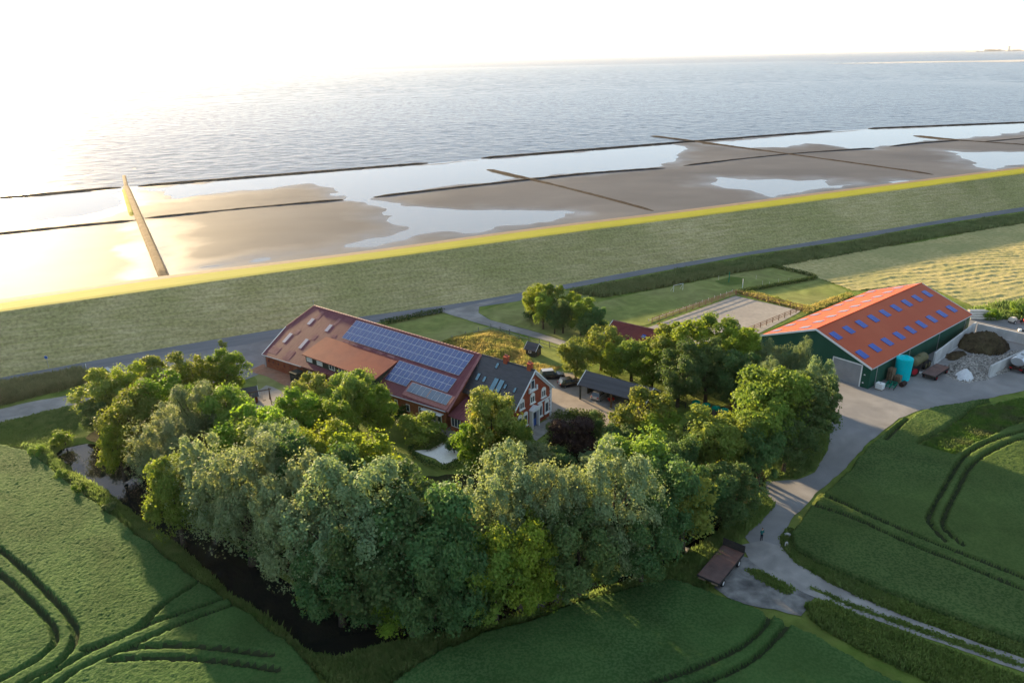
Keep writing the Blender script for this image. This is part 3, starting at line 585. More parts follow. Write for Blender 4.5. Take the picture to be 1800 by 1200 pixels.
tufts('ditch_reeds', 'long reed belt beside the dike road', [(1000, 514), (1100, 496), (1311, 457), (1500, 428), (1622, 405), (1800, 378), (1900, 364), (1900, 376), (1800, 392), (1622, 420), (1500, 444), (1400, 462), (1300, 478), (1150, 507), (1060, 522)], 14000, 1.0, 'reed_belt', w=.2, spread=.8)
sheet('dark_grass_patch', [(1255, 494), (1285, 486), (1312, 489), (1305, 500), (1275, 502)], .016, 'reed', amp=.3)
tufts('mound_grass', 'golden dry grass on the mound behind the farmhouse', [(768, 607), (828, 588), (880, 585), (915, 600), (922, 615), (935, 640), (985, 645), (960, 662), (900, 650), (840, 628)], 7000, .45, 'dry_grass', w=.09, zf=lambda x, y: 1.3*np.clip(-sdist(MOUND, x, y)/5, 0, 1)**.8*(.6+.6*fbm(x, y, 6))-.1)
tufts('verge_grass', 'tall verge grass behind the barn and arena', [(1293, 514), (1320, 514), (1420, 540), (1490, 517), (1500, 522), (1420, 552), (1408, 546)], 2200, .6, 'dry_grass', w=.12)
tufts('verge_grass', 'weedy bank of grass and shrubs behind the far yard', [(1715, 545), (1800, 532), (1900, 515), (1900, 550), (1800, 560), (1730, 562)], 3500, 1.1, 'reed', w=.16, spread=.6)
tufts('weed_growth', 'patch of low weeds inside the wheat by the yard', [(1830, 692), (1720, 718), (1690, 740), (1616, 786), (1670, 799), (1718, 775), (1830, 724)], 2600, .35, 'weeds')
tufts('verge_grass', 'rough meadow strip between field path and wheat', [(-60, 752), (0, 744), (120, 715), (150, 740), (90, 790), (40, 788), (-60, 785)], 3500, .4, 'reed')
tufts('track_grass', 'grass between the wheel tracks of the gravel lane', [(1425, 1029), (1500, 1062), (1620, 1104), (1760, 1152), (1900, 1202), (1900, 1208), (1756, 1158), (1616, 1110), (1496, 1067), (1424, 1034)], 900, .25, 'reed')

# ------------------------------------------------------------------ trees
def leaf_cloud(centres, radii, per, size, rng, squash=1.0, up=.35):
    """many small leaf faces on the skins of clump ellipsoids"""
    cs = np.repeat(centres, per, 0); rs = np.repeat(radii, per)[:, None]; n = len(cs)
    d = rng.normal(size=(n, 3)); d /= np.linalg.norm(d, axis=1, keepdims=True); d[:, 2] = np.where(rng.random(n) < .6, np.abs(d[:, 2]), d[:, 2])
    p = cs+d*rs*(rng.uniform(.3, 1.0, (n, 1))**.6*1.18)*np.array([1, 1, squash])
    nrm = d+rng.normal(0, .55, (n, 3))+np.array([0, 0, up]); nrm /= np.linalg.norm(nrm, axis=1, keepdims=True)
    t = np.cross(nrm, rng.normal(size=(n, 3))); t /= np.linalg.norm(t, axis=1, keepdims=True); b = np.cross(nrm, t)
    s = size*rng.uniform(.55, 1.35, (n, 1)); w = s*rng.uniform(.55, .85, (n, 1))
    droop = nrm*s*.18
    V = np.stack([p-t*s, p+b*w-droop, p+t*s, p-b*w-droop], 1).reshape(-1, 3)
    i = np.arange(n)[:, None]*4
    return V, np.concatenate([np.c_[i, i+1, i+2], np.c_[i, i+2, i+3]], 1).reshape(-1, 3)
TREE = {}
def make_tree(key, seed, h, r, kind, n_cl, per, size, low=.2, cr=(.9, 1.5), squash=.85, shape='round'):
    rng = np.random.default_rng(seed); cz = h*(1+low)/2; hz = h*(1-low)/2
    # main limbs carry lobes, lobes carry clumps, clumps carry leaves
    zs = 1.45 if shape in ('willow', 'column') else 1.0; nl = max(6, int(n_cl/9)); lobes = []
    for i in range(nl):
        z = -.72+1.5*(i+.5)/nl+rng.uniform(-.12, .12); k = math.sqrt(max(.04, 1-min(.98, abs(z))**2)); a = i*2.399+seed+rng.uniform(-.35, .35); f = rng.uniform(.42, .78)
        if shape == 'column': k *= 1-.5*max(z, 0)
        rl = rng.uniform(.27, .42)*r*(1-.25*max(z, 0)); lobes.append((np.array([math.cos(a)*r*k*f, math.sin(a)*r*k*f, cz+z*hz*.82]), rl, rl*zs*rng.uniform(.85, 1.2)))
    lobes.append((np.array([0, 0, cz-hz*.15]), r*.45, hz*.5))
    cen = []; rad = []
    while len(cen) < n_cl:
        lc, rl, rz_ = lobes[rng.integers(len(lobes))]; d = rng.normal(size=3); d /= np.linalg.norm(d); d[2] = abs(d[2]) if rng.random() < .45 else d[2]
        pos = lc+d*np.array([rl, rl, rz_])*rng.uniform(.55, 1.0)
        if pos[2] < h*low*.5+.3: continue
        cen.append(pos); rad.append(rng.uniform(*cr)*.85)
    cen = np.array(cen); rad = np.array(rad)
    V, F = leaf_cloud(cen, rad*rng.uniform(.65, 1.2, len(rad)), int(per*1.5), size*.86, rng, squash)
    ns = int(n_cl*per*.22); li = rng.integers(len(lobes), size=ns); d = rng.normal(size=(ns, 3)); d /= np.linalg.norm(d, axis=1, keepdims=True)
    LC = np.array([l[0] for l in lobes]); LR = np.array([[l[1], l[1], l[2]] for l in lobes])
    sp = LC[li]+d*(LR[li]+rng.uniform(-.1, .55, (ns, 1))); sp = sp[sp[:, 2] > .2]
    V2, F2 = leaf_cloud(sp, np.full(len(sp), .22), 1, size*.8, rng, 1.0)
    F = np.vstack([F, F2+len(V)]); V = np.vstack([V, V2])
    crown = npmesh(key+'_crown', V, F, kind)
    mb = MB(); tr = .028*h
    top = Vector((rng.uniform(-.3, .3), rng.uniform(-.3, .3), h*.62))
    mb.tube([(0, 0, -.4), (0, 0, .4), top*.5+Vector((.15, 0, 0)), top], [tr*1.5, tr*1.1, tr*.7, tr*.25], 8)
    for k in rng.choice(len(cen), min(14, len(cen)), replace=False):
        c = Vector(cen[k]); z0 = min(h*.55, max(h*.12, c.z*.45)); s0 = Vector((0, 0, z0)); mid = s0.lerp(c, .5)+Vector((0, 0, -.05*h))*.4
        mb.tube([s0, mid, c], [tr*.42, tr*.26, tr*.08], 5, cap=False)
    o = mb.build(key+'_trunk', 'bark', smooth=True); trunk = o.data; bpy.data.objects.remove(o)
    TREE[key] = (crown, trunk, h)
for i in range(3):
    make_tree(f'maple{i}', 11+i, 13, 5.4, 'leaf_maple', 110, 120, .22, .10, (.55, 1.4))
    make_tree(f'bright{i}', 31+i, 12, 4.6, 'leaf_bright', 100, 120, .21, .08, (.5, 1.3))
    make_tree(f'willow{i}', 51+i, 15, 5.6, 'leaf_willow', 170, 150, .15, .05, (.45, 1.05), 1.5, 'willow')
    make_tree(f'dark{i}', 71+i, 13, 5.2, 'leaf_dark', 110, 120, .22, .05, (.6, 1.45))
    make_tree(f'oak{i}', 91+i, 11, 4.8, 'leaf_oak', 105, 120, .2, .10, (.5, 1.25))
make_tree('purple0', 111, 6, 3.4, 'leaf_purple', 50, 150, .18, .02, (.7, 1.2))
make_tree('shrub0', 121, 3.2, 2.0, 'leaf_dark', 26, 120, .15, .0, (.45, .8))
make_tree('shrub1', 122, 3.0, 2.0, 'leaf_maple', 26, 120, .15, .0, (.45, .8))
make_tree('shrub2', 123, 3.4, 1.9, 'leaf_willow', 26, 120, .13, .0, (.45, .8))
make_tree('shrub3', 124, 3.0, 2.0, 'leaf_bright', 26, 120, .15, .0, (.45, .8))
make_tree('column0', 131, 10, 2.4, 'leaf_oak', 55, 140, .19, .05, (.6, 1.0), 1.0, 'column')
make_tree('sapling0', 141, 6, 1.3, 'leaf_oak', 16, 40, .16, .25, (.3, .55))
KD = {'maple': ('maple_tree', 'yellow-green broadleaf tree', 'tree'), 'bright': ('broadleaf_tree', 'fresh bright green tree', 'tree'), 'willow': ('willow_tree', 'silvery feathery willow', 'tree'),
      'dark': ('broadleaf_tree', 'dense dark green tree', 'tree'), 'oak': ('oak_tree', 'golden-tipped leafy tree', 'tree'), 'purple': ('copper_beech', 'low dark purple-leaved tree', 'tree'),
      'shrub': ('shrub', 'rounded shrub', 'shrub'), 'column': ('column_tree', 'slim pointed golden-green tree', 'tree'), 'sapling': ('sapling', 'thin young tree', 'tree')}
SH = {'shrub0': 'dark green rounded shrub', 'shrub1': 'green rounded shrub', 'shrub2': 'grey-green rounded shrub', 'shrub3': 'bright green rounded shrub'}
BYLABEL = {}
def plant(key, px, py, h, area, wide=1.0, at=.6, label=None):
    """crown point seen at (px,py), lying at height at*h above the ground"""
    crown, trunk, h0 = TREE[key]; k = key.rstrip('0123456789'); nm, desc, cat = KD[k]; desc = SH.get(key, desc)
    p = P(px, py, at*h); s = h/h0*(1.0 if k in ('shrub', 'sapling') else 1.09)
    lb = label or f'{desc} {area}'
    t = thing(nm, lb, cat, (p.x, p.y, 0), random.uniform(0, 6.283), None if label else lb)
    if not label: BYLABEL.setdefault(lb, []).append(t)
    sx_ = random.uniform(.88, 1.12); t.scale = (s*wide*sx_, s*wide/sx_, s*random.uniform(.92, 1.08)); t.rotation_euler = (random.uniform(-.06, .06), random.uniform(-.06, .06), random.uniform(0, 6.283))
    c = obj('crown', crown, t); obj('trunk', trunk, t); return t
A1 = 'at the dike end of the moat grove'; A2 = 'in the moat row facing the wheat'; A3 = 'in the middle of the grove'; A4 = 'in the row behind the open carport'
A5 = 'in the clump beside the concrete path'; A6 = 'at the corner by the farm yard'; A7 = 'in the garden beside the farmhouse'; A8 = 'near the parked farm trailer'
for k, x, y, h, a, w in [
    ('maple0', 395, 652, 9, A1, 1.0), ('maple1', 345, 668, 9, A1, 1.0), ('oak0', 290, 668, 9, A1, 1.05), ('maple2', 235, 680, 9, A1, 1.0), ('oak1', 185, 695, 8.5, A1, 1.1), ('dark0', 168, 728, 5.5, A1, 1.1),
    ('maple1', 285, 712, 11, A1, 1.0), ('willow1', 345, 735, 12, A1, .95), ('oak2', 232, 742, 10, A1, 1.0), ('maple0', 206, 785, 8.5, A1, .85), ('willow0', 290, 782, 12, A1, .95), ('bright1', 405, 745, 11, A3, 1.0),
    ('maple2', 450, 775, 12, A3, 1.0), ('maple0', 520, 735, 10, A3, 1.0), ('oak0', 545, 695, 8.5, A3, 1.0), ('oak1', 620, 692, 10, A3, 1.0), ('maple1', 660, 715, 8.5, A3, .9), ('maple0', 585, 740, 9, A3, 1.0),
    ('bright0', 305, 872, 11, A2, .85), ('willow2', 370, 838, 14, A2, .9), ('willow0', 425, 872, 14.5, A2, .95), ('willow1', 480, 835, 14, A2, .9), ('bright2', 470, 790, 12, A3, .95), ('maple2', 625, 812, 11.5, A3, .95),
    ('maple1', 570, 815, 12, A3, .95), ('willow2', 540, 925, 14.5, A2, .95), ('willow1', 620, 925, 16, A2, 1.05), ('dark1', 545, 860, 13, A3, .9), ('dark0', 705, 920, 14, A2, .95), ('dark2', 660, 985, 12.5, A2, .95),
    ('dark1', 760, 960, 14, A2, .95), ('bright1', 722, 890, 9.5, A3, .8), ('bright0', 795, 912, 10.5, A3, .85), ('willow0', 868, 885, 15.5, A2, .9), ('willow2', 968, 890, 15, A2, .75), ('willow1', 1080, 893, 15, A2, .9),
    ('bright2', 1112, 830, 12.5, A3, 1.0), ('dark2', 1160, 880, 12, A2, .9), ('column0', 1205, 880, 11.5, A2, 1.1), ('maple2', 915, 985, 11, A2, .9), ('dark0', 1020, 960, 11, A2, .9), ('bright0', 870, 1000, 11, A2, .9), ('dark2', 800, 1010, 11, A2, .95), ('dark1', 720, 1030, 10, A2, .95), ('dark0', 590, 1000, 11, A2, .9),
    ('dark1', 1130, 950, 9.5, A2, .95), ('dark2', 1222, 872, 9, A8, .9), ('dark0', 1290, 860, 9, A8, .9),
    ('oak2', 862, 745, 10.5, A7, .95), ('bright1', 905, 762, 8, A7, .85), ('maple0', 828, 770, 7, A7, .85), ('purple0', 1012, 762, 6, A7, 1.05), ('dark2', 975, 758, 5, A7, .7), ('dark1', 1042, 752, 5, A7, .75),
    ('oak0', 1130, 742, 9.5, A7, 1.0), ('maple1', 1165, 770, 8, A7, .9), ('dark0', 1095, 775, 7.5, A7, .9), ('oak1', 1245, 782, 10, A6, .95), ('oak2', 1300, 772, 9.5, A6, .9), ('dark2', 1190, 810, 9, A3, .9),
    ('bright0', 1352, 715, 13.5, A6, 1.0), ('bright2', 1330, 752, 12, A6, .85), ('dark0', 1415, 705, 12, A6, .95), ('willow1', 1435, 680, 10.5, A6, .75), ('dark1', 1385, 770, 9, A6, .95), ('dark2', 1340, 790, 8.5, A6, .9), ('willow2', 1350, 635, 9.5, A6, .8), ('willow0', 1395, 645, 9.5, A6, .75),
    ('oak2', 1012, 625, 8, A4, 1.0), ('oak0', 1058, 606, 8.3, A4, 1.05), ('maple2', 1075, 634, 6.5, A4, 1.0), ('bright1', 1112, 622, 8.5, A4, 1.0), ('oak1', 1170, 622, 9, A4, .95), ('maple0', 1148, 640, 8, A4, .95), ('maple1', 1210, 612, 11, A4, .95), ('dark1', 1195, 655, 10, A4, .95), ('bright2', 1265, 605, 11, A4, .95), ('dark2', 1245, 648, 10, A4, .95), ('maple0', 1300, 620, 10.5, A4, .9), ('dark0', 1298, 660, 9.5, A4, .9), ('willow0', 1335, 680, 10, A4, .8),
    ('maple2', 940, 525, 8.5, A5, .9), ('oak0', 968, 533, 8, A5, .8), ('bright0', 1022, 548, 8.5, A5, .85), ('dark2', 990, 552, 7, A5, .8), ('dark0', 1045, 560, 7, A5, .75), ('bright2', 955, 545, 7, A5, .75), ('maple0', 1005, 540, 7.5, A5, .75), ('dark1', 1032, 572, 5.5, A5, .8), ('dark1', 975, 560, 5.5, A5, .8),
    ]: plant(k, x, y, h, a, w)
for k, x, y, h, w, lb in [
    ('shrub0', 935, 552, 2.6, 1.3, 'low dark shrub at the foot of the clump by the concrete path'), ('shrub1', 1058, 580, 2.6, 1.3, 'low green shrub at the stable end of the clump'),
    ('shrub3', 740, 750, 4.2, 1.15, 'round yellow-green shrub on the lawn before the farmhouse patio'), ('sapling0', 392, 612, 4.5, 1.0, 'thin golden sapling rising above the grove beside the dike road'),
    ('shrub0', 985, 812, 3.6, 1.1, 'dark shrub in the garden hollow behind the sunlit willows'), ('shrub2', 945, 800, 4.2, 1.1, 'grey-green shrub beside the dark garden lawn'), ('shrub2', 1040, 815, 4, 1.0, 'grey-green shrub below the purple tree'),
    ('shrub0', 905, 800, 3.4, 1.1, 'dark shrub at the foot of the golden-tipped garden tree'), ('shrub1', 860, 812, 3.5, 1.1, 'leafy shrub right of the white gravel bed'), ('shrub0', 798, 782, 2.6, .8, 'small dark shrub at the tip of the white gravel bed'),
    ('shrub3', 66, 793, 1.8, 1.0, 'bright bush at the near corner of the pond'), ('shrub1', 112, 768, 2.2, 1.2, 'low bush on the far bank of the pond'),
    ('shrub3', 1790, 545, 2.4, 1.2, 'lit bush behind the red machine'), ('shrub1', 1745, 553, 2.2, 1.2, 'bush behind the pile of pipes')]:
    plant(k, x, y, h, '', w, .5, lb)
for i, (x, y) in enumerate([(108, 836), (140, 862), (190, 895), (1160, 940), (640, 1075), (700, 1080), (840, 1070), (960, 1040), (1060, 1000), (560, 1040), (460, 960), (400, 920)]):
    k = ['shrub3', 'shrub1', 'shrub0'][i % 3] if i < 3 else ['shrub0', 'shrub1'][i % 2]
    plant(k, x, y, 1.4 if i < 3 else 3.4, 'on the bank of the dark moat', 1.1, .45)

ORD = ['nearest to', 'second from', 'third from', 'fourth from', 'fifth from', 'sixth from', 'seventh from', 'eighth from', 'ninth from', 'tenth from', 'eleventh from']
ANCH = [(A1, 'the pond', P(110, 810)), (A2, 'the pond', P(110, 810)), (A3, 'the farmhouse gable', P(950, 740)), (A4, 'the carport', P(1080, 700)), (A5, 'the dike road', P(930, 515)),
        (A6, 'the barn door', P(1490, 680)), (A7, 'the farmhouse gable', P(950, 740)), (A8, 'the trailer', P(1268, 990)), ('on the bank', 'the pond', P(110, 810))]
for lb, ts in BYLABEL.items():
    if len(ts) < 2:
        del ts[0]['group']; continue
    for a, nm, q in ANCH:
        if a in lb:
            ts.sort(key=lambda t: (t.location-q).length)
            for i, t in enumerate(ts): t['label'] = f'{lb}, {ORD[i]} {nm}'
            break
# hedges: a clipped leaf body
def hedge(label, px, h, w, mat='leaf_hedge', name='hedge', z0=0):
    q = smooth_line(PL(px), 6); rng = np.random.default_rng(int(px[0][0])); cen = []
    for a, b in zip(q[:-1], q[1:]):
        k = max(1, int((b-a).length/.35))
        for j in range(k):
            p = a+(b-a)*j/k
            for z in np.arange(h*.3, h*.9, .4): cen.append((p.x+rng.normal(0, w*.14), p.y+rng.normal(0, w*.14), z))
    cen = np.array(cen); V, F = leaf_cloud(cen, np.full(len(cen), w*.5), max(8, int(26*w)), .10+.03*w, rng, .7)
    return tag(obj(name, npmesh(name, V, F, mat)), label, 'hedge')
hedge('low scrubby hedge along the near edge of the far paddock', [(1303, 514), (1360, 504), (1437, 490)], .8, 1.0)
hedge('low scrubby hedge between paddock and hay meadow', [(1358, 470), (1400, 479), (1437, 489)], .8, 1.0)
hedge('long low clipped hedge between house lawn and dike road', [(672, 571), (720, 561), (780, 549)], 1.3, 1.3)
hedge('tall dark hedge between the garden lawn and farmhouse wall', [(668, 752), (700, 738), (735, 722)], 2.0, 1.2)
hedge('curved box hedge on the garden side of the white gravel bed', [(722, 787), (728, 804), (755, 818), (785, 825), (812, 812)], 1.0, .8)
hedge('short box hedge between patio and white gravel bed', [(750, 792), (772, 783), (784, 768)], 1.1, .9)
hedge('dark hedge behind the purple tree along the driveway', [(978, 745), (1020, 742), (1062, 752)], 2.2, 1.6)
# ------------------------------------------------------------------ farmhouse (barn + dwelling), local x along the ridge, -y faces the garden
FH = thing('farmhouse', 'long red-roofed brick farmhouse with solar panels and slate-roofed gabled dwelling', 'farmhouse', (-38.23, 135.16, 0), math.radians(-38.3))
K1 = .605; zr = lambda y: 9.5-K1*abs(y)
def wall(name, pts, mat, parent, t=.3):   # vertical polygon wall with thickness to its inside
    a, b, c = [Vector(p) for p in pts[:3]]; n = (b-a).cross(c-a).normalized()
    mb = MB(); mb.slab(pts, t, -n); return mb.build(name, mat, parent)
eyl, eyr = -11.38, -9.74
# walls
def wl(x): return -10.95+(x+1.6)*(-9.35+10.95)/44.4
wall('wall', [(-1.6, wl(-1.6), -.1), (42.8, wl(42.8), -.1), (42.8, wl(42.8), 3.7), (-1.6, wl(-1.6), 2.75)], 'brick', FH)
wall('wall', [(-1.6, 10.9, -.1), (-1.6, -10.93, -.1), (-1.6, -10.93, 2.7), (-1.6, -5.2, 6.2), (-1.6, 5.2, 6.2), (-1.6, 10.9, 2.7)], 'brick', FH)
wall('wall', [(42.5, -9.3, -.1), (42.5, 10.9, -.1), (42.5, 10.9, 2.7), (42.5, 0, 9.3), (42.5, -9.3, 3.7)], 'brick', FH)
wall('wall', [(42.4, 10.9, -.1), (-1.6, 10.9, -.1), (-1.6, 10.9, 2.7), (42.4, 10.9, 2.7)], 'brick', FH)
# barn roof: near slope, far slope, half hip
rf = MB(); rf.slab([(0, 0, 9.5), (-2.2, -5.33, zr(5.33)), (-1.95, eyl, zr(eyl)), (43.4, eyr, zr(eyr)), (42.1, 0, 9.5)], .16)
roof = rf.build('roof', 'red_roof', FH)
rf = MB(); rf.slab([(42.1, .01, 9.5), (43.0, 11.4, 2.6), (-1.95, 11.4, 2.6), (-2.2, 5.33, zr(5.33)), (0, .01, 9.5)], .16); rf.build('roof', 'red_roof', FH)
rf = MB(); rf.slab([(-.02, 0, 9.5), (-2.25, 5.35, zr(5.33)), (-2.25, -5.35, zr(5.33))], .16); rf.build('roof_hip', 'red_tile', FH)
# round ridge tiles along the ridge
mb0 = MB(); mb0.tube([(0, 0, 0), (.36, 0, .02), (.70, 0, .0)], [.17, .19, .14], 8)
rt = mb0.build('ridge_tile', 'red_tile', FH); rt.location = (.05, 0, 9.47)
for i in range(1, 59):
    c = link(rt.copy()); c.location = (.05+i*.715, 0, 9.47)
# verge boards and gutter
mb = MB(); mb.slab([(42.1, 0, 9.53), (42.6, 0, 9.53), (43.9, eyr, zr(eyr)+.03), (43.4, eyr, zr(eyr)+.03)], .12); mb.build('verge', 'roof_patch', FH)
mb = MB(); mb.slab([(-2.0, eyl, zr(eyl)+.04), (-2.2, -5.33, zr(5.33)+.04), (-2.34, -5.33, zr(5.33)+.04), (-2.14, eyl, zr(eyl)+.04)], .2); mb.build('verge', 'white_trim', FH)
mb = MB(); mb.slab([(0, 0, 9.56), (-.12, 0, 9.56), (-2.36, -5.33, zr(5.33)+.05), (-2.2, -5.33, zr(5.33)+.05)], .12); mb.build('hip_ridge', 'red_tile', FH)
mb = MB(); mb.tube([(-1.9, eyl-.06, zr(eyl)-.08), (9.3, -11.05, zr(-10.98)-.06)], .08, 6); mb.build('gutter', 'zinc', FH)
mb = MB(); mb.tube([(28.6, -10.4, zr(-10.28)-.08), (43.3, eyr-.07, zr(eyr)-.08)], .08, 6); mb.build('gutter', 'zinc', FH)
# translucent sheets and weathered sheet patches in the roof
def onroof(x0, x1, y0, y1, lift=.03, k=K1, zb=9.5): return [(x0, y0, zb+k*y0+lift), (x1, y0, zb+k*y0+lift), (x1, y1, zb+k*y1+lift), (x0, y1, zb+k*y1+lift)]
for x, y0, y1 in ((2.2, -3.7, -2.4), (7.6, -3.9, -2.5), (.1, -8.15, -6.2), (5.0, -8.2, -6.25)):
    mb = MB(); mb.slab(onroof(x, x+.85, y0, y1), .05); mb.build('roof_light', 'skylight_l', FH)
for x, y0, y1, w in ((3.1, -2.3, -.6, .8), (8.4, -2.4, -1.0, .8), (1.2, -6.1, -5.1, .9), (6.2, -6.1, -5.0, .9), (13.6, -4.7, -4.3, 1.6), (16.3, -4.75, -4.35, 1.2), (19.2, -4.8, -4.3, 1.8), (22.6, -4.8, -4.4, 1.4), (25.2, -4.75, -4.35, 1.7), (10.2, -4.6, -3.9, 1.1), (-1.2, -10.6, -9.2, 2.5), (3.5, -10.8, -9.0, 1.8)):
    mb = MB(); mb.slab(onroof(x, x+w, y0, y1, .012), .02); mb.build('roof_sheet', 'roof_patch', FH)
# solar panels: one shared panel
def panel_mesh(w, l, cell):
    mb = MB(); e = .035
    mb.box(0, w, 0, l, 0, .05); mb.cur = 1; mb.box(e, w-e, e, l-e, .051, .058)
    o = mb.build('panel', ['solar_frame', cell]); me = o.data; bpy.data.objects.remove(o); return me
tilt = math.atan(K1)
def panels(x0, x1, n, ytop, ybot, rows, cell, lift=.12, skip=None):
    cw = (x1-x0)/n; sl_ = (ytop-ybot)/math.cos(tilt)/rows; me = panel_mesh(cw-.02, sl_-.02, cell)
    for r in range(rows):
        for c in range(n):
            if skip and skip(r, c): continue
            y = ytop-(r+1)*(ytop-ybot)/rows
            o = link(bpy.data.objects.new('solar_panel', me)); o.parent = FH; o.rotation_euler = (tilt, 0, 0); o.location = (x0+c*cw, y, 9.5+K1*y+lift)
panels(12.95, 41.3, 28, -.50, -4.25, 3, 'solar_cell')
panels(28.5, 41.4, 13, -4.86, -8.38, 3, 'solar_cell', skip=lambda r, c: r == 2 and c > 4)
panels(34.2, 38.45, 4, -7.58, -9.12, 1, 'solar_cell_grey', .26); panels(38.6, 42.85, 4, -7.58, -9.12, 1, 'solar_cell_grey', .26)
mb = MB(); mb.slab(onroof(33.7, 43.3, -7.4, -9.72, .13), .12); mb.build('roof_overlay', 'red_tile', FH)
# shed dormer
dz = lambda y: 6.55+(y+4.85)*(6.55-5.02)/5.65
mb = MB(); mb.slab([(9.2, -4.8, 6.6), (9.2, -10.5, 5.02), (28.2, -10.5, 5.02), (28.2, -4.8, 6.6)], .14); mb.build('dormer_roof', 'red_roof_new', FH)
wall('dormer_wall', [(9.5, -9.95, 3.2), (27.9, -9.95, 3.2), (27.9, -9.95, 5.08), (9.5, -9.95, 5.08)], 'dark_wood', FH, .2)
wall('dormer_wall', [(27.9, -9.93, 3.2), (27.9, -4.9, 6.3), (27.9, -4.9, 6.42), (27.9, -9.93, 5.08)], 'dark_wood', FH, .2)
wall('dormer_wall', [(9.5, -4.9, 6.3), (9.5, -9.93, 3.2), (9.5, -9.93, 5.08), (9.5, -4.9, 6.42)], 'dark_wood', FH, .2)
def window(parent, x, y, z, w, h, face='-y', pane='glass', frame='white_paint', mull=1, arch=False, sill=False, name='window', f=.09):
    """window set on a wall; face gives the outward direction"""
    R = Matrix.Rotation({'-y': 0, '+x': math.pi/2, '-x': -math.pi/2, '+y': math.pi}[face], 4, 'Z'); T = Matrix.Translation((x, y, z)) @ R
    mb = MB(); d0, d1 = -.07, .05
    mb.box(-w/2, -w/2+f, d0, d1, 0, h, T); mb.box(w/2-f, w/2, d0, d1, 0, h, T); mb.box(-w/2+f, w/2-f, d0, d1, 0, f, T); mb.box(-w/2+f, w/2-f, d0, d1, h-f, h, T)
    for k in range(mull): xx = -w/2+w*(k+1)/(mull+1); mb.box(xx-f*.4, xx+f*.4, d0+.01, d1, f, h-f, T)
    if arch:
        n = 8; pts = [(w/2*math.cos(math.pi*i/n), h+w*.42*math.sin(math.pi*i/n)) for i in range(n+1)]
        mb.slab([T @ Vector((px, d0-.02, pz)) for px, pz in pts], .1, (T.to_3x3() @ Vector((0, 1, 0))))
    if sill: mb.box(-w/2-.12, w/2+.12, d0-.12, d1, -.14, 0, T)
    o = mb.build(name, frame, parent); m2 = MB(); m2.box(-w/2+f*.9, w/2-f*.9, -.02, .02, f*.9, h-f*.9, T); m2.build('pane', pane, o); return o
for x, p in ((10.6, 'blind'), (13.45, 'blind'), (16.8, 'glass'), (19.4, 'glass'), (22.5, 'blind'), (25.0, 'blind')):
    window(FH, x, -9.97, 3.72, 1.5, 1.1, pane=p, mull=0 if p == 'blind' else 1)
for x in (-.8, .6, 2.1, 3.8, 5.5, 7.2): window(FH, x, wl(x)-.01, 1.15, .5, .62, frame='brick_bright', pane='glass', mull=0, arch=True)
wall('porch_wall', [(9.3, wl(9.3)-.06, 0), (29, wl(29)-.06, 0), (29, wl(29)-.06, 2.5), (9.3, wl(9.3)-.06, 2.5)], 'brown_wood', FH, .05)
def door(parent, x, y, z, w, h, face='-y', mat='white_paint'):
    R = Matrix.Rotation({'-y': 0, '+x': math.pi/2}[face], 4, 'Z'); T = Matrix.Translation((x, y, z)) @ R
    mb = MB(); mb.box(-w/2, w/2, -.06, .04, 0, h, T); mb.box(-w/2+.12, w/2-.12, -.08, -.05, .15, h*.45, T); o = mb.build('door', mat, parent)
    m2 = MB(); m2.box(-w/2+.15, w/2-.15, -.085, -.05, h*.52, h-.15, T); m2.build('pane', 'glass', o)
    m3 = MB(); m3.box(w/2-.16, w/2-.06, -.14, -.05, 1.0, 1.06, T); m3.build('door_handle', 'metal', o)
door(FH, 11.3, wl(11.3)-.12, 0, 1.0, 2.2); door(FH, 14.6, wl(14.6)-.12, 0, 1.6, 2.2, mat='dark_wood'); door(FH, 18, wl(18)-.12, 0, 1.6, 2.2, mat='brown_wood')
for x, w, h, z in ((32.3, .7, 1.4, 1.0), (34.9, .8, 1.3, 1.0), (37.6, .7, 1.7, .9)): window(FH, x, wl(x)-.01, z, w, h, mull=0)
window(FH, 40.2, wl(40.2)-.01, .9, 1.5, 1.5, mull=1); door(FH, 41.6, wl(41.6)-.02, 0, .9, 2.3)
mb = MB(); mb.box(38.3, 42.5, wl(40)-.85, wl(40)+.1, 2.62, 2.72); mb.build('awning', 'white_trim', FH)
# dwelling
HW = 4.58; KS = (9.5-5.24)/4.58
wall('house_wall', [(42.81, -HW, -.1), (52.8, -HW, -.1), (52.8, -HW, 5.3), (42.81, -HW, 5.3)], 'brick', FH)
wall('house_wall', [(52.8, HW, -.1), (42.7, HW, -.1), (42.7, HW, 5.3), (52.8, HW, 5.3)], 'brick', FH)
wall('gable_wall', [(52.82, -HW, -.1), (52.82, HW, -.1), (52.82, HW, 5.2), (52.82, 0, 9.4), (52.82, -HW, 5.2)], 'brick_bright', FH)
for s, nm in ((-1, 'slate_roof'), (1, 'slate_roof')):
    mb = MB(); mb.slab([(42.0, 0, 9.52), (53.15, 0, 9.52), (53.15, s*5.0, 9.52-KS*5.0), (42.0, s*5.0, 9.52-KS*5.0)], .16); mb.build(nm, 'slate', FH)
mb = MB(); mb.tube([(42.6, 0, 9.55), (53.15, 0, 9.55)], .13, 6); mb.build('slate_ridge', 'slate', FH)
for s in (-1, 1):
    mb = MB(); mb.slab([(53.16, 0, 9.60), (53.16, s*5.15, 9.60-KS*5.15), (53.16, s*5.15, 9.30-KS*5.15), (53.16, 0, 9.30)], .09, (1, 0, 0)); mb.build('bargeboard', 'white_trim', FH)
mb = MB()                                  # stepped white dentils under the right-hand rake, quoins on the corner
for i in range(18):
    y = .3+i*.245; z = 9.22-KS*y; mb.box(52.97, 53.1, y, y+.14, z-.34, z-.02)
mb.build('dentil_frieze', 'white_trim', FH)
mb = MB()
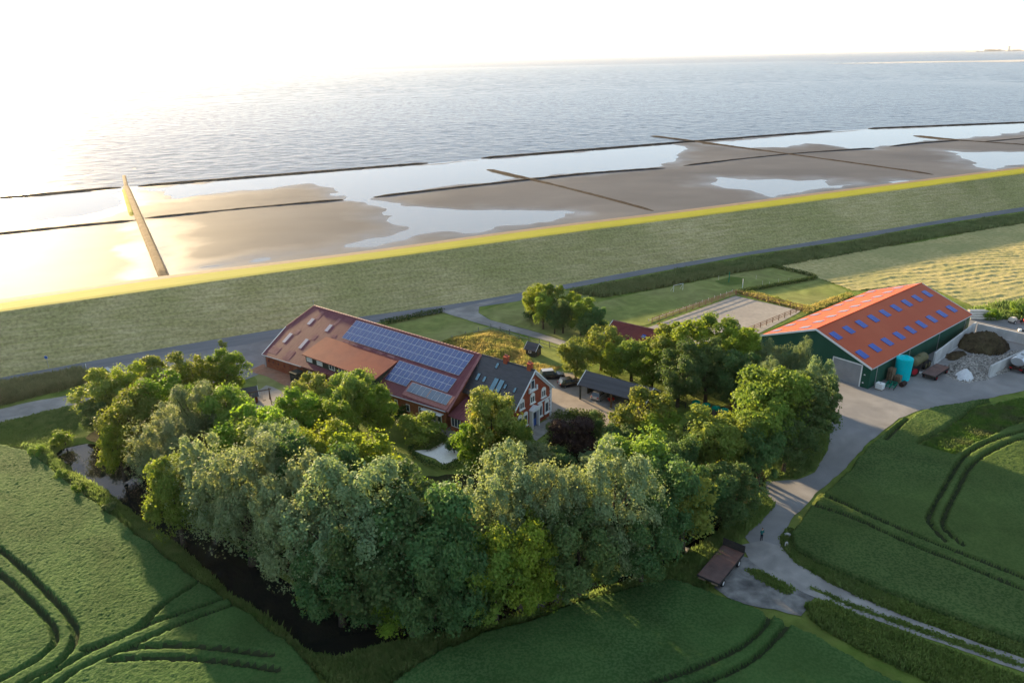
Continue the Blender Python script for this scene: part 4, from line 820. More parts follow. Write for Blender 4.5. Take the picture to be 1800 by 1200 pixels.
for i in range(15):
    w = .42 if i % 2 == 0 else .27; mb.box(52.6, 52.97, HW-w, HW+.05, .05+i*.345, .05+i*.345+(.345 if i % 2 == 0 else .34))
mb.build('quoins', 'white_trim', FH)
mb = MB(); mb.box(52.9, 53.0, .9, HW-.45, 3.36, 3.6); mb.build('string_course', 'white_trim', FH)
for y, z in ((-3.1, 4.15), (-.4, 4.15), (2.5, 4.05)): window(FH, 52.88, y, z, 1.15, 1.2, '+x', arch=True, sill=True, mull=1, f=.13)
window(FH, 52.88, -.35, 6.4, .95, 1.55, '+x', mull=0, sill=True, frame='white_trim')
mb = MB(); mb.box(52.9, 53.15, -1.4, -1.15, 6.2, 6.9); mb.box(52.9, 53.15, .45, .7, 6.2, 6.9); mb.box(52.9, 53.12, -1.45, .75, 6.1, 6.24); mb.build('window_surround', 'white_trim', FH)
for y in (1.62, 3.38): window(FH, 52.88, y, .98, 1.1, 1.9, '+x', arch=True, sill=True, mull=0, f=.16)
for y in (-3.6, -2.2): window(FH, 52.88, y, .98, 1.1, 1.9, '+x', arch=True, sill=True, mull=0, f=.16)
# entrance porch on the gable
mb = MB(); mb.box(52.85, 53.5, -1.2, -1.0, 0, 3.1); mb.box(52.85, 53.5, .5, .7, 0, 3.1); mb.box(52.85, 53.55, -1.25, .75, 2.85, 3.2); mb.build('porch', 'white_paint', FH)
mb = MB(); mb.add([(52.85, -1.35, 3.2), (53.65, -1.35, 3.2), (53.65, .85, 3.2), (52.85, .85, 3.2), (52.85, -.25, 3.75), (53.6, -.25, 3.75)], [(0, 1, 5, 4), (2, 3, 4, 5), (1, 2, 5), (0, 4, 3), (0, 3, 2, 1)]); mb.build('porch_roof', 'white_trim', FH)
door(FH, 53.0, -.26, .1, 1.3, 2.5, '+x', 'sign_blue')
for x, y, w, l in ((46.05, -.4, .55, .75), (43.65, -2.25, .62, .95), (45.05, -2.4, .55, .75), (49.3, -2.55, .5, .6), (51.2, -2.6, .5, .65), (47.0, -2.2, .95, 1.7), (48.1, -2.2, .95, 1.6)):
    mb = MB(); T = Matrix.Translation((x, y, 9.52+KS*y)) @ Matrix.Rotation(math.atan(KS), 4, 'X'); L = l/math.cos(math.atan(KS))
    mb.box(0, w, -L, 0, 0, .10, T); o = mb.build('roof_window', 'dark_metal', FH); m2 = MB(); m2.box(.06, w-.06, -L+.06, -.06, .101, .115, T); m2.build('pane', 'glass_blue', o)
for x in (47.5, 52.1):
    mb = MB(); mb.box(x-.35, x+.35, -.3, .4, 8.9, 10.3); mb.box(x-.42, x+.42, -.37, .47, 10.3, 10.42); o = mb.build('chimney', 'brick_bright', FH)
    for dx in (-.17, .17): m2 = MB(); m2.tube([(x+dx, .05, 10.42), (x+dx, .05, 10.75)], .11, 8); m2.build('chimney_pot', 'roof_patch', o)
for x in (43.9, 46.6, 50): window(FH, x, -HW-.01, 3.4, .85, 1.1, mull=1)
# lean-to sun room between barn and dwelling
wall('lean_to_wall', [(43.4, -8.9, 0), (49, -8.9, 0), (49, -8.9, 2.7), (43.4, -8.9, 2.7)], 'brick', FH)
wall('lean_to_wall', [(49, -8.88, 0), (49, -4.6, 0), (49, -4.6, 4.1), (49, -8.88, 2.7)], 'brick', FH)
mb = MB(); mb.slab([(43.2, -4.62, 4.25), (43.2, -9.25, 2.68), (49.3, -9.25, 2.68), (48.2, -4.62, 4.25)], .14); mb.build('lean_to_roof', 'red_roof', FH)
window(FH, 44.6, -8.92, .9, 1.9, 1.6, mull=2); window(FH, 47.2, -8.92, .9, 1.9, 1.6, mull=2)
mb = MB(); mb.tube([(-1.7, -11.1, 0), (-1.7, -11.1, 2.5)], .07, 6); mb.build('downpipe', 'zinc', FH)
mb = MB(); mb.box(7.9, 9.6, -12.6, -11.0, 0, 1.9); mb.box(7.8, 9.7, -12.7, -10.9, 1.9, 2.0); tag(mb.build('bin_shelter', 'dark_wood', None, loc=FH.location, rz=FH.rotation_euler.z), 'dark wooden bin shelter standing against the brick barn wall', 'shelter')
mb = MB(); mb.tube([(-.1, 0, 9.5), (-.1, 0, 10.4)], .03, 5); mb.box(-.35, .15, -.02, .02, 10.35, 10.45); mb.build('finial', 'metal', FH)

# ------------------------------------------------------------------ machinery barn with orange roof
BN = thing('machinery_barn', 'large dark green farm barn with orange-red gabled roof and blue skylights', 'barn', (60.84, 113.96, 0), math.radians(39.1))
BL, BW, BE, BR = 41.6, 21.0, 4.0, 8.13; KB = (BR-BE)/(BW/2)
wall('wall', [(0, BW, -.1), (0, 0, -.1), (0, 0, BE-.05), (0, BW/2, BR-.1), (0, BW, BE-.05)], 'barn_green', BN, .15)
wall('wall', [(BL, 0, -.1), (BL, BW, -.1), (BL, BW, BE-.05), (BL, BW/2, BR-.1), (BL, 0, BE-.05)], 'barn_green', BN, .15)
wall('wall', [(.16, 0, -.1), (BL-.16, 0, -.1), (BL-.16, 0, BE-.03), (.16, 0, BE-.03)], 'barn_green', BN, .15)
wall('wall', [(BL-.16, BW, -.1), (.16, BW, -.1), (.16, BW, BE-.03), (BL-.16, BW, BE-.03)], 'barn_green', BN, .15)
ovx, ovy = .25, .22
mb = MB(); mb.slab([(-ovx, -ovy, BE-KB*ovy), (BL+ovx, -ovy, BE-KB*ovy), (BL+ovx, BW/2, BR), (-ovx, BW/2, BR)], .12); mb.build('roof', 'barn_roof', BN)
mb = MB(); mb.slab([(-ovx, BW/2+.01, BR), (BL+ovx, BW/2+.01, BR), (BL+ovx, BW+ovy, BE-KB*ovy), (-ovx, BW+ovy, BE-KB*ovy)], .12); mb.build('roof', 'barn_roof', BN)
mb = MB(); mb.tube([(-ovx, BW/2, BR+.02), (BL+ovx, BW/2, BR+.02)], .12, 6); mb.build('ridge_cap', 'barn_roof', BN)
for x in (-ovx-.06, BL+ovx):
    for s in (0, 1):
        y0, y1 = (-ovy-.05, BW/2) if s == 0 else (BW+ovy+.05, BW/2)
        mb = MB(); z0 = BE-KB*ovy; mb.slab([(x, y0, z0+.1), (x, y1, BR+.1), (x, y1, BR-.28), (x, y0, z0-.28)], .06, (1, 0, 0)); mb.build('bargeboard', 'white_trim', BN)
mb0 = MB(); mb0.box(0, 1.75, 0, 2.05, 0, .05); mb0.box(.02, 1.73, .98, 1.04, .051, .06); sk = mb0.build('skylight', 'skylight', BN)
mb0 = MB(); mb0.box(0, 1.75, 0, 1.9, 0, .05); sk2 = mb0.build('skylight', 'skylight_l', BN)
tB = math.atan(KB); first = True
for y in (6.85, 1.75):
    for i in range(9):
        o = sk if first else link(sk.copy()); first = False; o.rotation_euler = (tB+random.uniform(-.012, .012), random.uniform(-.012, .012), 0); o.location = (.95+i*4.6, y, BE+KB*y+.03)
first = True
for y in (13.2, 18.8):
    for i in range(9):
        o = sk2 if first else link(sk2.copy()); first = False; o.rotation_euler = (-tB, 0, 0); o.location = (1.8+i*4.6, y, BR-KB*(y-BW/2)+.03)
mb = MB()
for i in range(8): mb.box(-.10, -.02, 1.6, 6.6, .02+i*.48, .02+i*.48+.465)
d_ = mb.build('sectional_door', 'door_grey', BN)
mb = MB(); mb.box(-.14, -.01, 1.42, 1.6, 0, 4.05); mb.box(-.14, -.01, 6.6, 6.78, 0, 4.05); mb.box(-.14, -.01, 1.42, 6.78, 3.88, 4.05); mb.build('door_frame', 'white_trim', d_)
for x in (2.2, 14.5, 27.0, 39.2): mb = MB(); mb.tube([(x, -.08, 0), (x, -.08, BE-.15)], .06, 6); mb.build('downpipe', 'zinc', BN)
mb = MB(); mb.tube([(0, -.26, BE-.2), (BL, -.26, BE-.2)], .09, 6); mb.build('gutter', 'zinc', BN)
for x, y, z in ((-.02, .9, 2.4), (-.02, 1.0, .9)): mb = MB(); mb.box(x-.08, x, y-.12, y+.12, z-.08, z+.08); mb.build('lamp', 'white_trim', BN)
def BP(x, y, z=0): c, s = math.cos(BN.rotation_euler.z), math.sin(BN.rotation_euler.z); return Vector((60.84+x*c-y*s, 113.96+x*s+y*c, z))
BRZ = math.radians(39.1)

# ------------------------------------------------------------------ wheels, yard equipment
def wheel(parent, loc, r, w, rim='rim_white', axis='y'):
    mb = MB(); n = 16; prof = [(-w/2, r*.62), (-w/2, r*.9), (-w*.36, r), (w*.36, r), (w/2, r*.9), (w/2, r*.62)]
    secs = [[(q[1]*math.cos(2*math.pi*k/n), q[0], q[1]*math.sin(2*math.pi*k/n)) for k in range(n)] for q in prof]; mb.loft(secs, cap=False)
    t = mb.build('wheel', 'rubber', parent, smooth=False); t.location = loc
    m2 = MB(); m2.tube([(0, -w*.42, 0), (0, w*.42, 0)], r*.64, 14); m2.tube([(0, -w*.5, 0), (0, w*.5, 0)], r*.2, 8); m2.build('rim', rim, t)
    if axis == 'x': t.rotation_euler = (0, 0, math.pi/2)
    return t
def flatbed(label, loc, rz, L, Wd, zt, wheels, head=False, rim='rim_white', light=False, r=.42):
    t = thing('flatbed_trailer', label, 'trailer', loc, rz)
    n = 9
    for i in range(n):
        mb = MB(); x0 = -L/2+i*L/n; mb.box(x0+.008, x0+L/n-.008, -Wd/2, Wd/2, zt-.07, zt+random.uniform(-.006, .006)); mb.build('deck_panel', 'rust_deck', t)
    mb = MB(); mb.box(-L/2, L/2, -Wd/2-.05, -Wd/2-.002, zt-.22, zt+.02); mb.box(-L/2, L/2, Wd/2+.002, Wd/2+.05, zt-.22, zt+.02); mb.box(-L/2-.05, -L/2-.002, -Wd/2-.05, Wd/2+.05, zt-.22, zt+.02); mb.box(L/2+.002, L/2+.05, -Wd/2-.05, Wd/2+.05, zt-.22, zt+.02)
    mb.box(-L/2, L/2, -.5, -.38, zt-.35, zt-.08); mb.box(-L/2, L/2, .38, .5, zt-.35, zt-.08); mb.build('frame', 'dark_metal', t)
    for x in wheels:
        mb = MB(); mb.tube([(x, -Wd/2+.1, r), (x, Wd/2-.1, r)], .06, 6); mb.box(x-.3, x+.3, -.5, .5, r, zt-.3); mb.build('axle', 'dark_metal', t)
        for s in (-1, 1): wheel(t, (x, s*(Wd/2-.08), r), r, .28, rim)
    mb = MB(); mb.tube([(L/2, -.45, .7), (L/2+1.7, 0, .55)], .05, 6); mb.tube([(L/2, .45, .7), (L/2+1.7, 0, .55)], .05, 6); mb.build('drawbar', 'dark_metal', t)
    if head: mb = MB(); mb.box(L/2-.02, L/2+.06, -Wd/2-.05, Wd/2+.05, zt+.021, zt+.95); mb.build('headboard', 'dark_metal', t)
    if light:
        for s in (-1, 1): mb = MB(); mb.box(-L/2-.1, -L/2-.055, s*.75-.35, s*.75+.35, zt-.35, zt-.2); mb.build('tail_light', 'pallet_wood', t)
    return t
a, b, c = P(1228, 1012), P(1262, 1024), P(1308, 968)
mid = (P(1219, 1000, 1.1)+P(1303, 968, 1.1))/2
flatbed('empty flatbed farm trailer with headboard parked on the gravel beside the moat grove', (*((P(1268, 990, 1.05)).xy), 0), math.atan2(*( (P(1280, 955, 1.05)-P(1235, 1008, 1.05)).yx)), 6.6, 2.5, 1.05, (-2.2, 2.0), head=True, light=True)
flatbed('low brown flatbed trailer standing between barn and gravel heap', BP(14.6, -4.9), BRZ+.02, 6.2, 2.2, 1.0, (-2.2, 2.2), rim='rim_red', r=.4)
# turquoise tank
tk = thing('storage_tank', 'tall turquoise plastic tank beside the green barn wall', 'tank', BP(8.6, -1.75))
mb = MB(); mb.tube([(0, 0, 0), (0, 0, .1), (0, 0, 3.9), (0, 0, 4.05)], [1.25, 1.3, 1.38, 1.3], 28); mb.build('tank_body', 'turquoise', tk)
mb = MB(); mb.tube([(0, 0, 4.05), (0, 0, 4.3)], [1.28, .55], 28); mb.build('tank_top', 'turquoise', tk); mb = MB(); mb.tube([(.2, 0, 4.25), (.2, 0, 4.42)], .28, 14); mb.build('lid', 'turquoise', tk)
mb = MB(); mb.tube([(-.9, .5, 4.1), (-.9, .5, 4.5), (-.5, .7, 4.5)], .04, 6); mb.build('pipe', 'plastic_white', tk)
def pallet_stack(label, loc, rz, n):
    t = thing('pallet_stack', label, 'pallets', loc, rz)
    for i in range(n):
        mb = MB(); z = i*.145
        for y in (-.4, 0, .4): mb.box(-.6, .6, y-.05, y+.05, z, z+.09)
        for x in np.linspace(-.55, .45, 5): mb.box(x, x+.1, -.4, .4, z+.091, z+.113)
        mb.build('pallet', 'pallet_wood', t).rotation_euler = (0, 0, random.uniform(-.05, .05))
pallet_stack('tall stack of wooden pallets left of the turquoise tank', BP(6.2, -.9), BRZ, 17)
pallet_stack('half-height stack of wooden pallets before the turquoise tank', BP(6.6, -2.0), BRZ+.1, 9)
ib = thing('water_container', 'white cube container in a cage at the barn corner', 'container', BP(1.5, -1.3), BRZ)
mb = MB(); mb.box(-.5, .5, -.6, .6, .16, 1.15); mb.build('bottle', 'plastic_white', ib); mb = MB(); mb.box(-.5, .5, -.6, .6, 0, .15); mb.build('base', 'pallet_wood', ib)
mb = MB(); mb.tube([(0, 0, 1.15), (0, 0, 1.22)], .12, 10); mb.build('cap', 'metal', ib)
mb = MB()
for z in (.35, .65, .95): mb.box(-.54, .54, -.64, -.61, z, z+.03); mb.box(-.54, .54, .61, .64, z, z+.03); mb.box(-.54, -.51, -.64, .64, z, z+.03); mb.box(.51, .54, -.64, .64, z, z+.03)
mb.build('cage', 'zinc', ib)
hr = thing('harrow', 'folded rusty harrow lying behind the white container', 'harrow', BP(3.6, -2.2), BRZ+.2)
mb = MB()
for y in (-.7, 0, .7): mb.box(-1.3, 1.3, y-.05, y+.05, .5, .6)
for x in (-1.3, -.4, .4, 1.3): mb.box(x-.05, x+.05, -.75, .75, .6, .68)
mb.build('frame', 'green_cover', hr)
mb = MB()
for x in np.linspace(-1.2, 1.2, 9):
    for y in (-.7, 0, .7): mb.tube([(x, y, .5), (x+.12, y, .25), (x, y, 0)], .025, 5)
mb.build('tines', 'dark_metal', hr)
for y in (-.35, .35): mb = MB(); mb.tube([(1.5, y-.3, .35), (1.5, y+.3, .35)], .33, 12); mb.build('roller', 'dark_metal', hr)
dr = thing('steel_drum', 'rusty steel drum lying on its side by the pallets', 'drum', BP(5.7, -3.3), BRZ); mb = MB(); mb.tube([(-.7, 0, .42), (-.66, 0, .42), (0, 0, .42), (.66, 0, .42), (.7, 0, .42)], [.38, .42, .42, .42, .38], 16); mb.build('drum_body', 'chassis', dr)
for x in (-.25, .25): mb = MB(); mb.tube([(x-.03, 0, .42), (x+.03, 0, .42)], .45, 16); mb.build('hoop', 'dark_metal', dr)
sl_t = thing('slurry_tanker', 'old olive slurry tanker on big tyres beside the barn', 'tanker', BP(15.2, -1.5), BRZ)
mb = MB(); mb.tube([(-2.6, 0, 1.75), (-2.3, 0, 1.75), (2.3, 0, 1.75), (2.6, 0, 1.75)], [.45, .85, .85, .45], 18); mb.build('tank_body', 'olive', sl_t)
mb = MB(); mb.box(-2.2, 3.6, -.35, -.2, .75, .95); mb.box(-2.2, 3.6, .2, .35, .75, .95); mb.build('frame', 'dark_metal', sl_t); mb = MB(); mb.tube([(0, 0, 2.55), (0, 0, 2.75)], .3, 12); mb.build('hatch', 'olive', sl_t)
for x in (.7, 2.0):
    for s in (-1, 1): wheel(sl_t, (x, s*1.05, .75), .75, .5, 'olive')
for i, (x, y) in enumerate(((11.3, -2.6), (12.3, -2.2))):
    t = thing('tractor_wheel', ('large' if i == 0 else 'smaller')+' loose tractor wheel with red rim leaning by the turquoise tank', 'wheel', BP(x, y), BRZ-.5); r = .95 if i == 0 else .7
    w_ = wheel(t, (0, 0, r), r, .5, 'rim_red')
tl = thing('hose_coil', 'white hose and fittings on the ground by the slurry tanker', 'hose', BP(13.6, -3.0)); mb = MB()
mb.tube([(math.cos(a*.6)*(.5-.01*a), math.sin(a*.6)*(.5-.01*a), .08+.004*a) for a in range(32)], .05, 5); mb.build('coil', 'plastic_white', tl); mb = MB(); mb.tube([(.5, 0, .1), (.9, .2, .1)], .08, 6); mb.build('coupling', 'metal', tl)
# bunker walls
def cwall(label, a, b, h, t=.3, n=6):
    d = (b-a); rz = math.atan2(d.y, d.x); w = thing('concrete_wall', label, 'wall', a, rz); L = d.length
    for i in range(n):
        mb = MB(); mb.box(i*L/n+.012, (i+1)*L/n-.012, -t/2, t/2, -.1, h+random.uniform(-.02, .02)); mb.build('wall_panel', 'concrete', w)
    mb = MB(); mb.box(0, L, -t/2-.25, t/2+.25, -.1, .12); mb.build('footing', 'concrete', w)
cwall('long pale concrete bunker wall parallel to the barn', BP(19.4, -2.6), BP(42.8, -.9), 2.3, n=9)
cwall('rear concrete bunker wall behind the manure heap', BP(43.0, -1.2), BP(43.4, -14.5), 2.0, n=5)
cwall('concrete bunker wall with debris on top beside the silver tanker', BP(20.6, -11.4), BP(43.0, -13.5), 2.2, n=8)
def heap(name, label, cat, cx, cy, rx, ry, h, mat, ang=0, lump=.25, seed=0, res=.28, kind='stuff', flat=1.0):
    xs, ys = np.meshgrid(np.arange(-rx*1.1, rx*1.1, res), np.arange(-ry*1.1, ry*1.1, res)); r = np.hypot(xs/rx, ys/ry)+(fbm(xs+40*seed, ys+9, 2.0)-.5)*.35
    Z = h*np.clip(1-r, 0, 1)**flat*(1+.3*(fbm(xs+seed*31, ys, 2.2, 1)-.5))+RNG.normal(0, lump*.22, xs.shape)*np.clip((1-r)*6, 0, 1)-.03
    p = BP(cx, cy); c, s = math.cos(BRZ+ang), math.sin(BRZ+ang)
    V, F = gridmesh(xs*c-ys*s+p.x, xs*s+ys*c+p.y, Z, keep=(r < 1.08)[:-1, :-1] & (r < 1.08)[1:, 1:]); o = obj(name, npmesh(name, V, F, mat, False)); return tag(o, label, cat, kind=kind)
heap('manure_heap', 'large dark brown manure heap between the concrete bunker walls', 'heap', 35.8, -5.0, 5.8, 4.0, 2.9, 'manure', seed=1, flat=.45, lump=.9, kind=None)
heap('manure_heap', 'low tail of manure spilling from the big heap along the bunker wall', 'heap', 26.8, -3.6, 3.6, 1.5, .9, 'manure', seed=5, lump=.4, kind=None)
heap('gravel_heap', 'long spread of grey gravel in the bunker', 'gravel', 23.5, -8.2, 9.0, 4.0, 1.5, 'gravel_heap', seed=2, lump=.8, res=.22)
heap('gravel_heap', 'gravel bank piled against the bunker wall beside the silver tanker', 'gravel', 30, -11.0, 10.0, 2.2, 1.9, 'gravel_heap', seed=3, lump=.8, ang=-.08, res=.22)
heap('lime_heap', 'small white lime heap at the front of the gravel', 'heap', 17.3, -8.8, 2.0, 1.6, 1.9, 'tarp_white', seed=4, lump=.2, kind=None, flat=.7)
# silver tank trailer
st = thing('tank_trailer', 'shiny silver tank trailer parked beside the bunker wall', 'trailer', BP(30.5, -13.9), BRZ-.03)
mb = MB(); n = 20; secs = []
for x, k in ((-4.6, .86), (-4.45, 1), (4.45, 1), (4.6, .86)): secs.append([(x, 1.15*k*math.cos(2*math.pi*i/n), 2.25+.85*k*math.sin(2*math.pi*i/n)) for i in range(n)])
mb.loft(secs); mb.build('tank_body', 'stainless', st, smooth=False)
mb = MB(); mb.box(-4.3, 4.3, -.55, .55, 3.08, 3.14)
mb.build('walkway', 'zinc', st)
for x in (-2.6, 0, 2.6): mb = MB(); mb.tube([(x, 0, 3.1), (x, 0, 3.32)], .3, 12); mb.build('manhole', 'metal', st)
mb = MB(); mb.box(-4.4, 4.4, -.55, -.4, 1.0, 1.35); mb.box(-4.4, 4.4, .4, .55, 1.0, 1.35); mb.box(-4.5, -4.3, -1.1, 1.1, .7, 1.2); mb.build('chassis', 'chassis', st)
for x in (-3.3, -2.1): 
    for s in (-1, 1): wheel(st, (x, s*.98, .52), .52, .32)
mb = MB(); mb.box(-1.0, 1.6, -1.18, -1.1, .6, 1.0); mb.build('side_guard', 'zinc', st)
for s in (-1, 1): mb = MB(); mb.box(-4.56, -4.51, s*.8-.2, s*.8+.2, .8, .95); mb.build('tail_light', 'tail_light', st)
# pipes, red machine, far-yard odds
pp = thing('pipe_stack', 'stack of pale drainage pipes behind the barn corner', 'pipes', BP(53.2, 1.8), BRZ-.75)
for r_ in range(4):
    for c_ in range(5-r_):
        mb = MB(); y = (c_-(4-r_)/2)*.52; z = .26+r_*.45; n = 12
        mb.loft([[(x, y+rr*math.cos(2*math.pi*i/n), z+rr*math.sin(2*math.pi*i/n)) for i in range(n)] for x, rr in ((-2.6, .18), (-2.6, .25), (2.6, .25), (2.6, .18))], cap=False); mb.build('pipe', 'pvc', pp)
rm = thing('mower', 'bright red mowing machine in the far corner of the yard', 'machine', BP(56.6, -6.4), BRZ-.7)
mb = MB(); mb.box(-1.5, 1.5, -.7, .7, .55, .85); mb.box(-1.2, 1.2, -.5, .5, .85, 1.05); mb.build('housing', 'machine_red', rm); mb = MB(); mb.box(-1.9, -1.5, -.2, .2, .4, 1.3); mb.tube([(-1.9, 0, .7), (-3.1, 0, .5)], .07, 6); mb.build('hitch', 'dark_metal', rm)
for s in (-1, 1): wheel(rm, (.8, s*.85, .35), .35, .25)
cb = thing('implement', 'small beige implement on wheels next to the red mower', 'machine', BP(54.6, -3.9), BRZ-.3)
mb = MB(); mb.box(-.7, .7, -.5, .5, .5, 1.1); mb.box(-.5, .5, -.35, .35, 1.1, 1.3); mb.build('hopper', 'pvc', cb)
for s in (-1, 1): wheel(cb, (0, s*.6, .35), .35, .2)
mb = MB(); mb.tube([(.7, 0, .6), (1.6, 0, .5)], .05, 6); mb.build('drawbar', 'dark_metal', cb)
bl = thing('plough_beam', 'long dark beam with a white end lying on the far yard', 'beam', BP(50.8, -7.2), BRZ-.95); mb = MB(); mb.box(-.4, 4.5, -.12, .12, .05, .3); mb.build('beam', 'dark_metal', bl); mb = MB(); mb.box(-.9, -.38, -.25, .25, .05, .5); mb.build('end_plate', 'plastic_white', bl)

# ------------------------------------------------------------------ carport
CP = thing('carport', 'open timber carport with dark slate roof and white verge boards', 'carport', (11.15, 111.6, 0), math.radians(-36.5))
CL, CW, CE, CRz = 12.1, 4.9, 2.75, 4.35
mb = MB(); mb.slab([(-.2, -.15, CE), (CL+.2, -.15, CE), (CL+.2, CW/2, CRz), (-.2, CW/2, CRz)], .12); mb.build('roof', 'slate_carport', CP)
mb = MB(); mb.slab([(CL+.2, CW/2+.01, CRz), (CL+.2, CW+.15, CE), (-.2, CW+.15, CE), (-.2, CW/2+.01, CRz)], .12); mb.build('roof', 'slate_carport', CP)
for x in (-.28, CL+.2):
    for y0 in (-.2, CW+.2):
        mb = MB(); mb.slab([(x, y0, CE+.1), (x, CW/2, CRz+.12), (x, CW/2, CRz-.12), (x, y0, CE-.14)], .09, (1, 0, 0)); mb.build('verge_board', 'white_trim', CP)
for x in (.1, 6.0, CL-.1): mb = MB(); mb.box(x-.12, x+.12, .05, .29, 0, CE+.02); mb.build('post', 'brown_wood' if x == 6.0 else 'dark_wood', CP)
wall('rear_wall', [(CL, CW, 0), (0, CW, 0), (0, CW, CE), (CL, CW, CE)], 'dark_wood', CP, .1)
wall('side_wall', [(CL, .3, 0), (CL, CW-.1, 0), (CL, CW-.1, CE), (CL, CW/2, CRz-.15), (CL, .3, CE)], 'dark_wood', CP, .1)
wall('side_wall', [(0, CW-.1, 0), (0, 2.6, 0), (0, 2.6, CRz-.2), (0, CW-.1, CE)], 'dark_wood', CP, .1)
mb = MB(); mb.box(.1, CL-.1, .1, CW-.1, .0, .06); mb.build('floor_slab', 'concrete_path', CP)
mb = MB(); mb.box(0, CL, .08, .24, CE-.22, CE-.02); mb.build('beam', 'dark_wood', CP)
door(CP, 5.2, CW-.12, .06, 1.0, 2.0, mat='dark_wood')
for z in (.8, 1.5, 2.2): mb = MB(); mb.box(.15, .6, 2.9, CW-.2, z, z+.05); mb.build('shelf', 'brown_wood', CP)
def CPt(x, y, z=0): c, s = math.cos(CP.rotation_euler.z), math.sin(CP.rotation_euler.z); return Vector((11.15+x*c-y*s, 111.6+x*s+y*c, z))
# ------------------------------------------------------------------ cars
def car(label, loc, rz, paint, L=4.2, Wd=1.76, H=1.5, estate=True):
    t = thing('car', label, 'car', loc, rz); h = Wd/2
    def sec(x, zb, zt, hw, top): return [(x, -hw, zb), (x, -hw*1.0, zt*.72), (x, -hw*top, zt), (x, hw*top, zt), (x, hw, zt*.72), (x, hw, zb)]
    mb = MB(); mb.loft([sec(-L/2, .38, .82, h*.84, .85), sec(-L/2+.12, .25, .92, h*.95, .9), sec(-L*.3, .2, .95, h, .92), sec(L*.1, .2, .95, h, .92), sec(L*.3, .2, .88, h*.98, .9), sec(L/2-.15, .24, .74, h*.92, .88), sec(L/2, .36, .62, h*.78, .85)]); mb.build('body', paint, t)
    mb = MB(); rk = -L/2+.18 if estate else -L/2+.5
    def cab(x, z, w): return [(x, -w, z), (x, w, z)]
    vs = [(rk, -h*.86, .93), (rk, h*.86, .93), (L*.2, h*.86, .92), (L*.2, -h*.86, .92), (rk+.35, -h*.68, H-.04), (rk+.35, h*.68, H-.04), (L*.02, h*.68, H-.04), (L*.02, -h*.68, H-.04)]
    mb.add(vs, [(0, 1, 5, 4), (1, 2, 6, 5), (2, 3, 7, 6), (3, 0, 4, 7), (4, 5, 6, 7)]); mb.build('windows', 'glass', t)
    mb = MB(); mb.slab([(rk+.28, -h*.7, H), (L*.04, -h*.7, H), (L*.04, h*.7, H), (rk+.28, h*.7, H)], .05); mb.build('roof', paint, t)
    for s in (-1, 1):
        for x in (rk+.75, -L*.02+.1): 
            mb = MB(); mb.slab([(x-.05, s*h*.875, .93), (x+.05, s*h*.875, .93), (x+.03, s*h*.70, H-.04), (x-.07, s*h*.70, H-.04)], .03, (0, -s, 0)); mb.build('pillar', paint, t)
        mb = MB(); mb.box(-L/2-.02, -L/2+.1, s*h*.68-.12, s*h*.68+.12, .66, .84); mb.build('tail_light', 'tail_light', t)
        mb = MB(); mb.box(L/2-.22, L/2-.06, s*h*.7-.16, s*h*.7+.16, .58, .7); mb.build('headlight', 'head_light', t)
        mb = MB(); mb.box(L*.12, L*.12+.16, s*(h+.09)-.08, s*(h+.09)+.08, .92, 1.05); mb.build('wing_mirror', paint, t)
        for x in (-L*.3, L*.3): wheel(t, (x, s*(h-.1), .31), .31, .2)
    mb = MB(); mb.box(-L/2-.03, -L/2+.05, -.26, .26, .58, .69); mb.build('number_plate', 'plastic_white', t)
    return t
car('small black hatchback parked between farmhouse gable and carport', (*P(1002, 677).xy, 0), math.radians(18), 'car_black')
cv = car('dark car, roof coloured pale as a sky reflection, half hidden by bushes behind the house gable', (*P(970, 664).xy, 0), math.radians(10), 'car_black', L=4.6, H=1.7)
for ch in cv.children:
    if ch.name.startswith('roof'): ch.data.materials[0] = MAT['car_silver']  # reflection on the dark car's roof put in as a pale roof colour
car('silver car parked inside the open carport', CPt(2.6, 2.6, .06), math.radians(-36.5+90), 'car_silver', L=3.9)
wb = thing('wheelbarrow', 'red wheelbarrow standing inside the carport', 'wheelbarrow', CPt(5.0, 1.9, .06), .3)
mb = MB(); mb.add([(-.35, -.28, .35), (.4, -.2, .35), (.4, .2, .35), (-.35, .28, .35), (-.5, -.36, .7), (.6, -.32, .7), (.6, .32, .7), (-.5, .36, .7)], [(0, 1, 2, 3), (0, 1, 5, 4), (1, 2, 6, 5), (2, 3, 7, 6), (3, 0, 4, 7)]); mb.build('tray', 'machine_red', wb); wheel(wb, (.62, 0, .2), .2, .1)
for s in (-1, 1): mb = MB(); mb.tube([(.62, s*.1, .2), (-.3, s*.25, .4), (-1.0, s*.3, .62)], .022, 6); mb.tube([(-.3, s*.25, .4), (-.4, s*.25, 0)], .022, 6); mb.build('handle', 'dark_metal', wb)
# firewood cages with green covers
for i, (x, y) in enumerate([(1222, 724), (1240, 729), (1257, 734), (1272, 738)]):
    t = thing('firewood_cage', f'tall caged stack of firewood under a green cover, {ORD[i]} the carport', 'firewood', (*P(x, y).xy, 0), random.uniform(-.2, .2), 'row of green-topped firewood cages')
    mb = MB(); mb.box(-.6, .6, -.5, .5, .12, 1.75); mb.build('firewood', 'crate_wood', t); mb = MB(); mb.box(-.62, .62, -.52, .52, 0, .12); mb.build('pallet', 'pallet_wood', t)
    n = 10; mb = MB(); secs = [[(.68*k*math.cos(2*math.pi*j/n), .6*k*math.sin(2*math.pi*j/n), z) for j in range(n)] for k, z in ((1.05, 1.45), (1.08, 1.7), (.95, 1.92), (.4, 2.05))]; mb.loft(secs); mb.build('cover', 'green_cover', t)
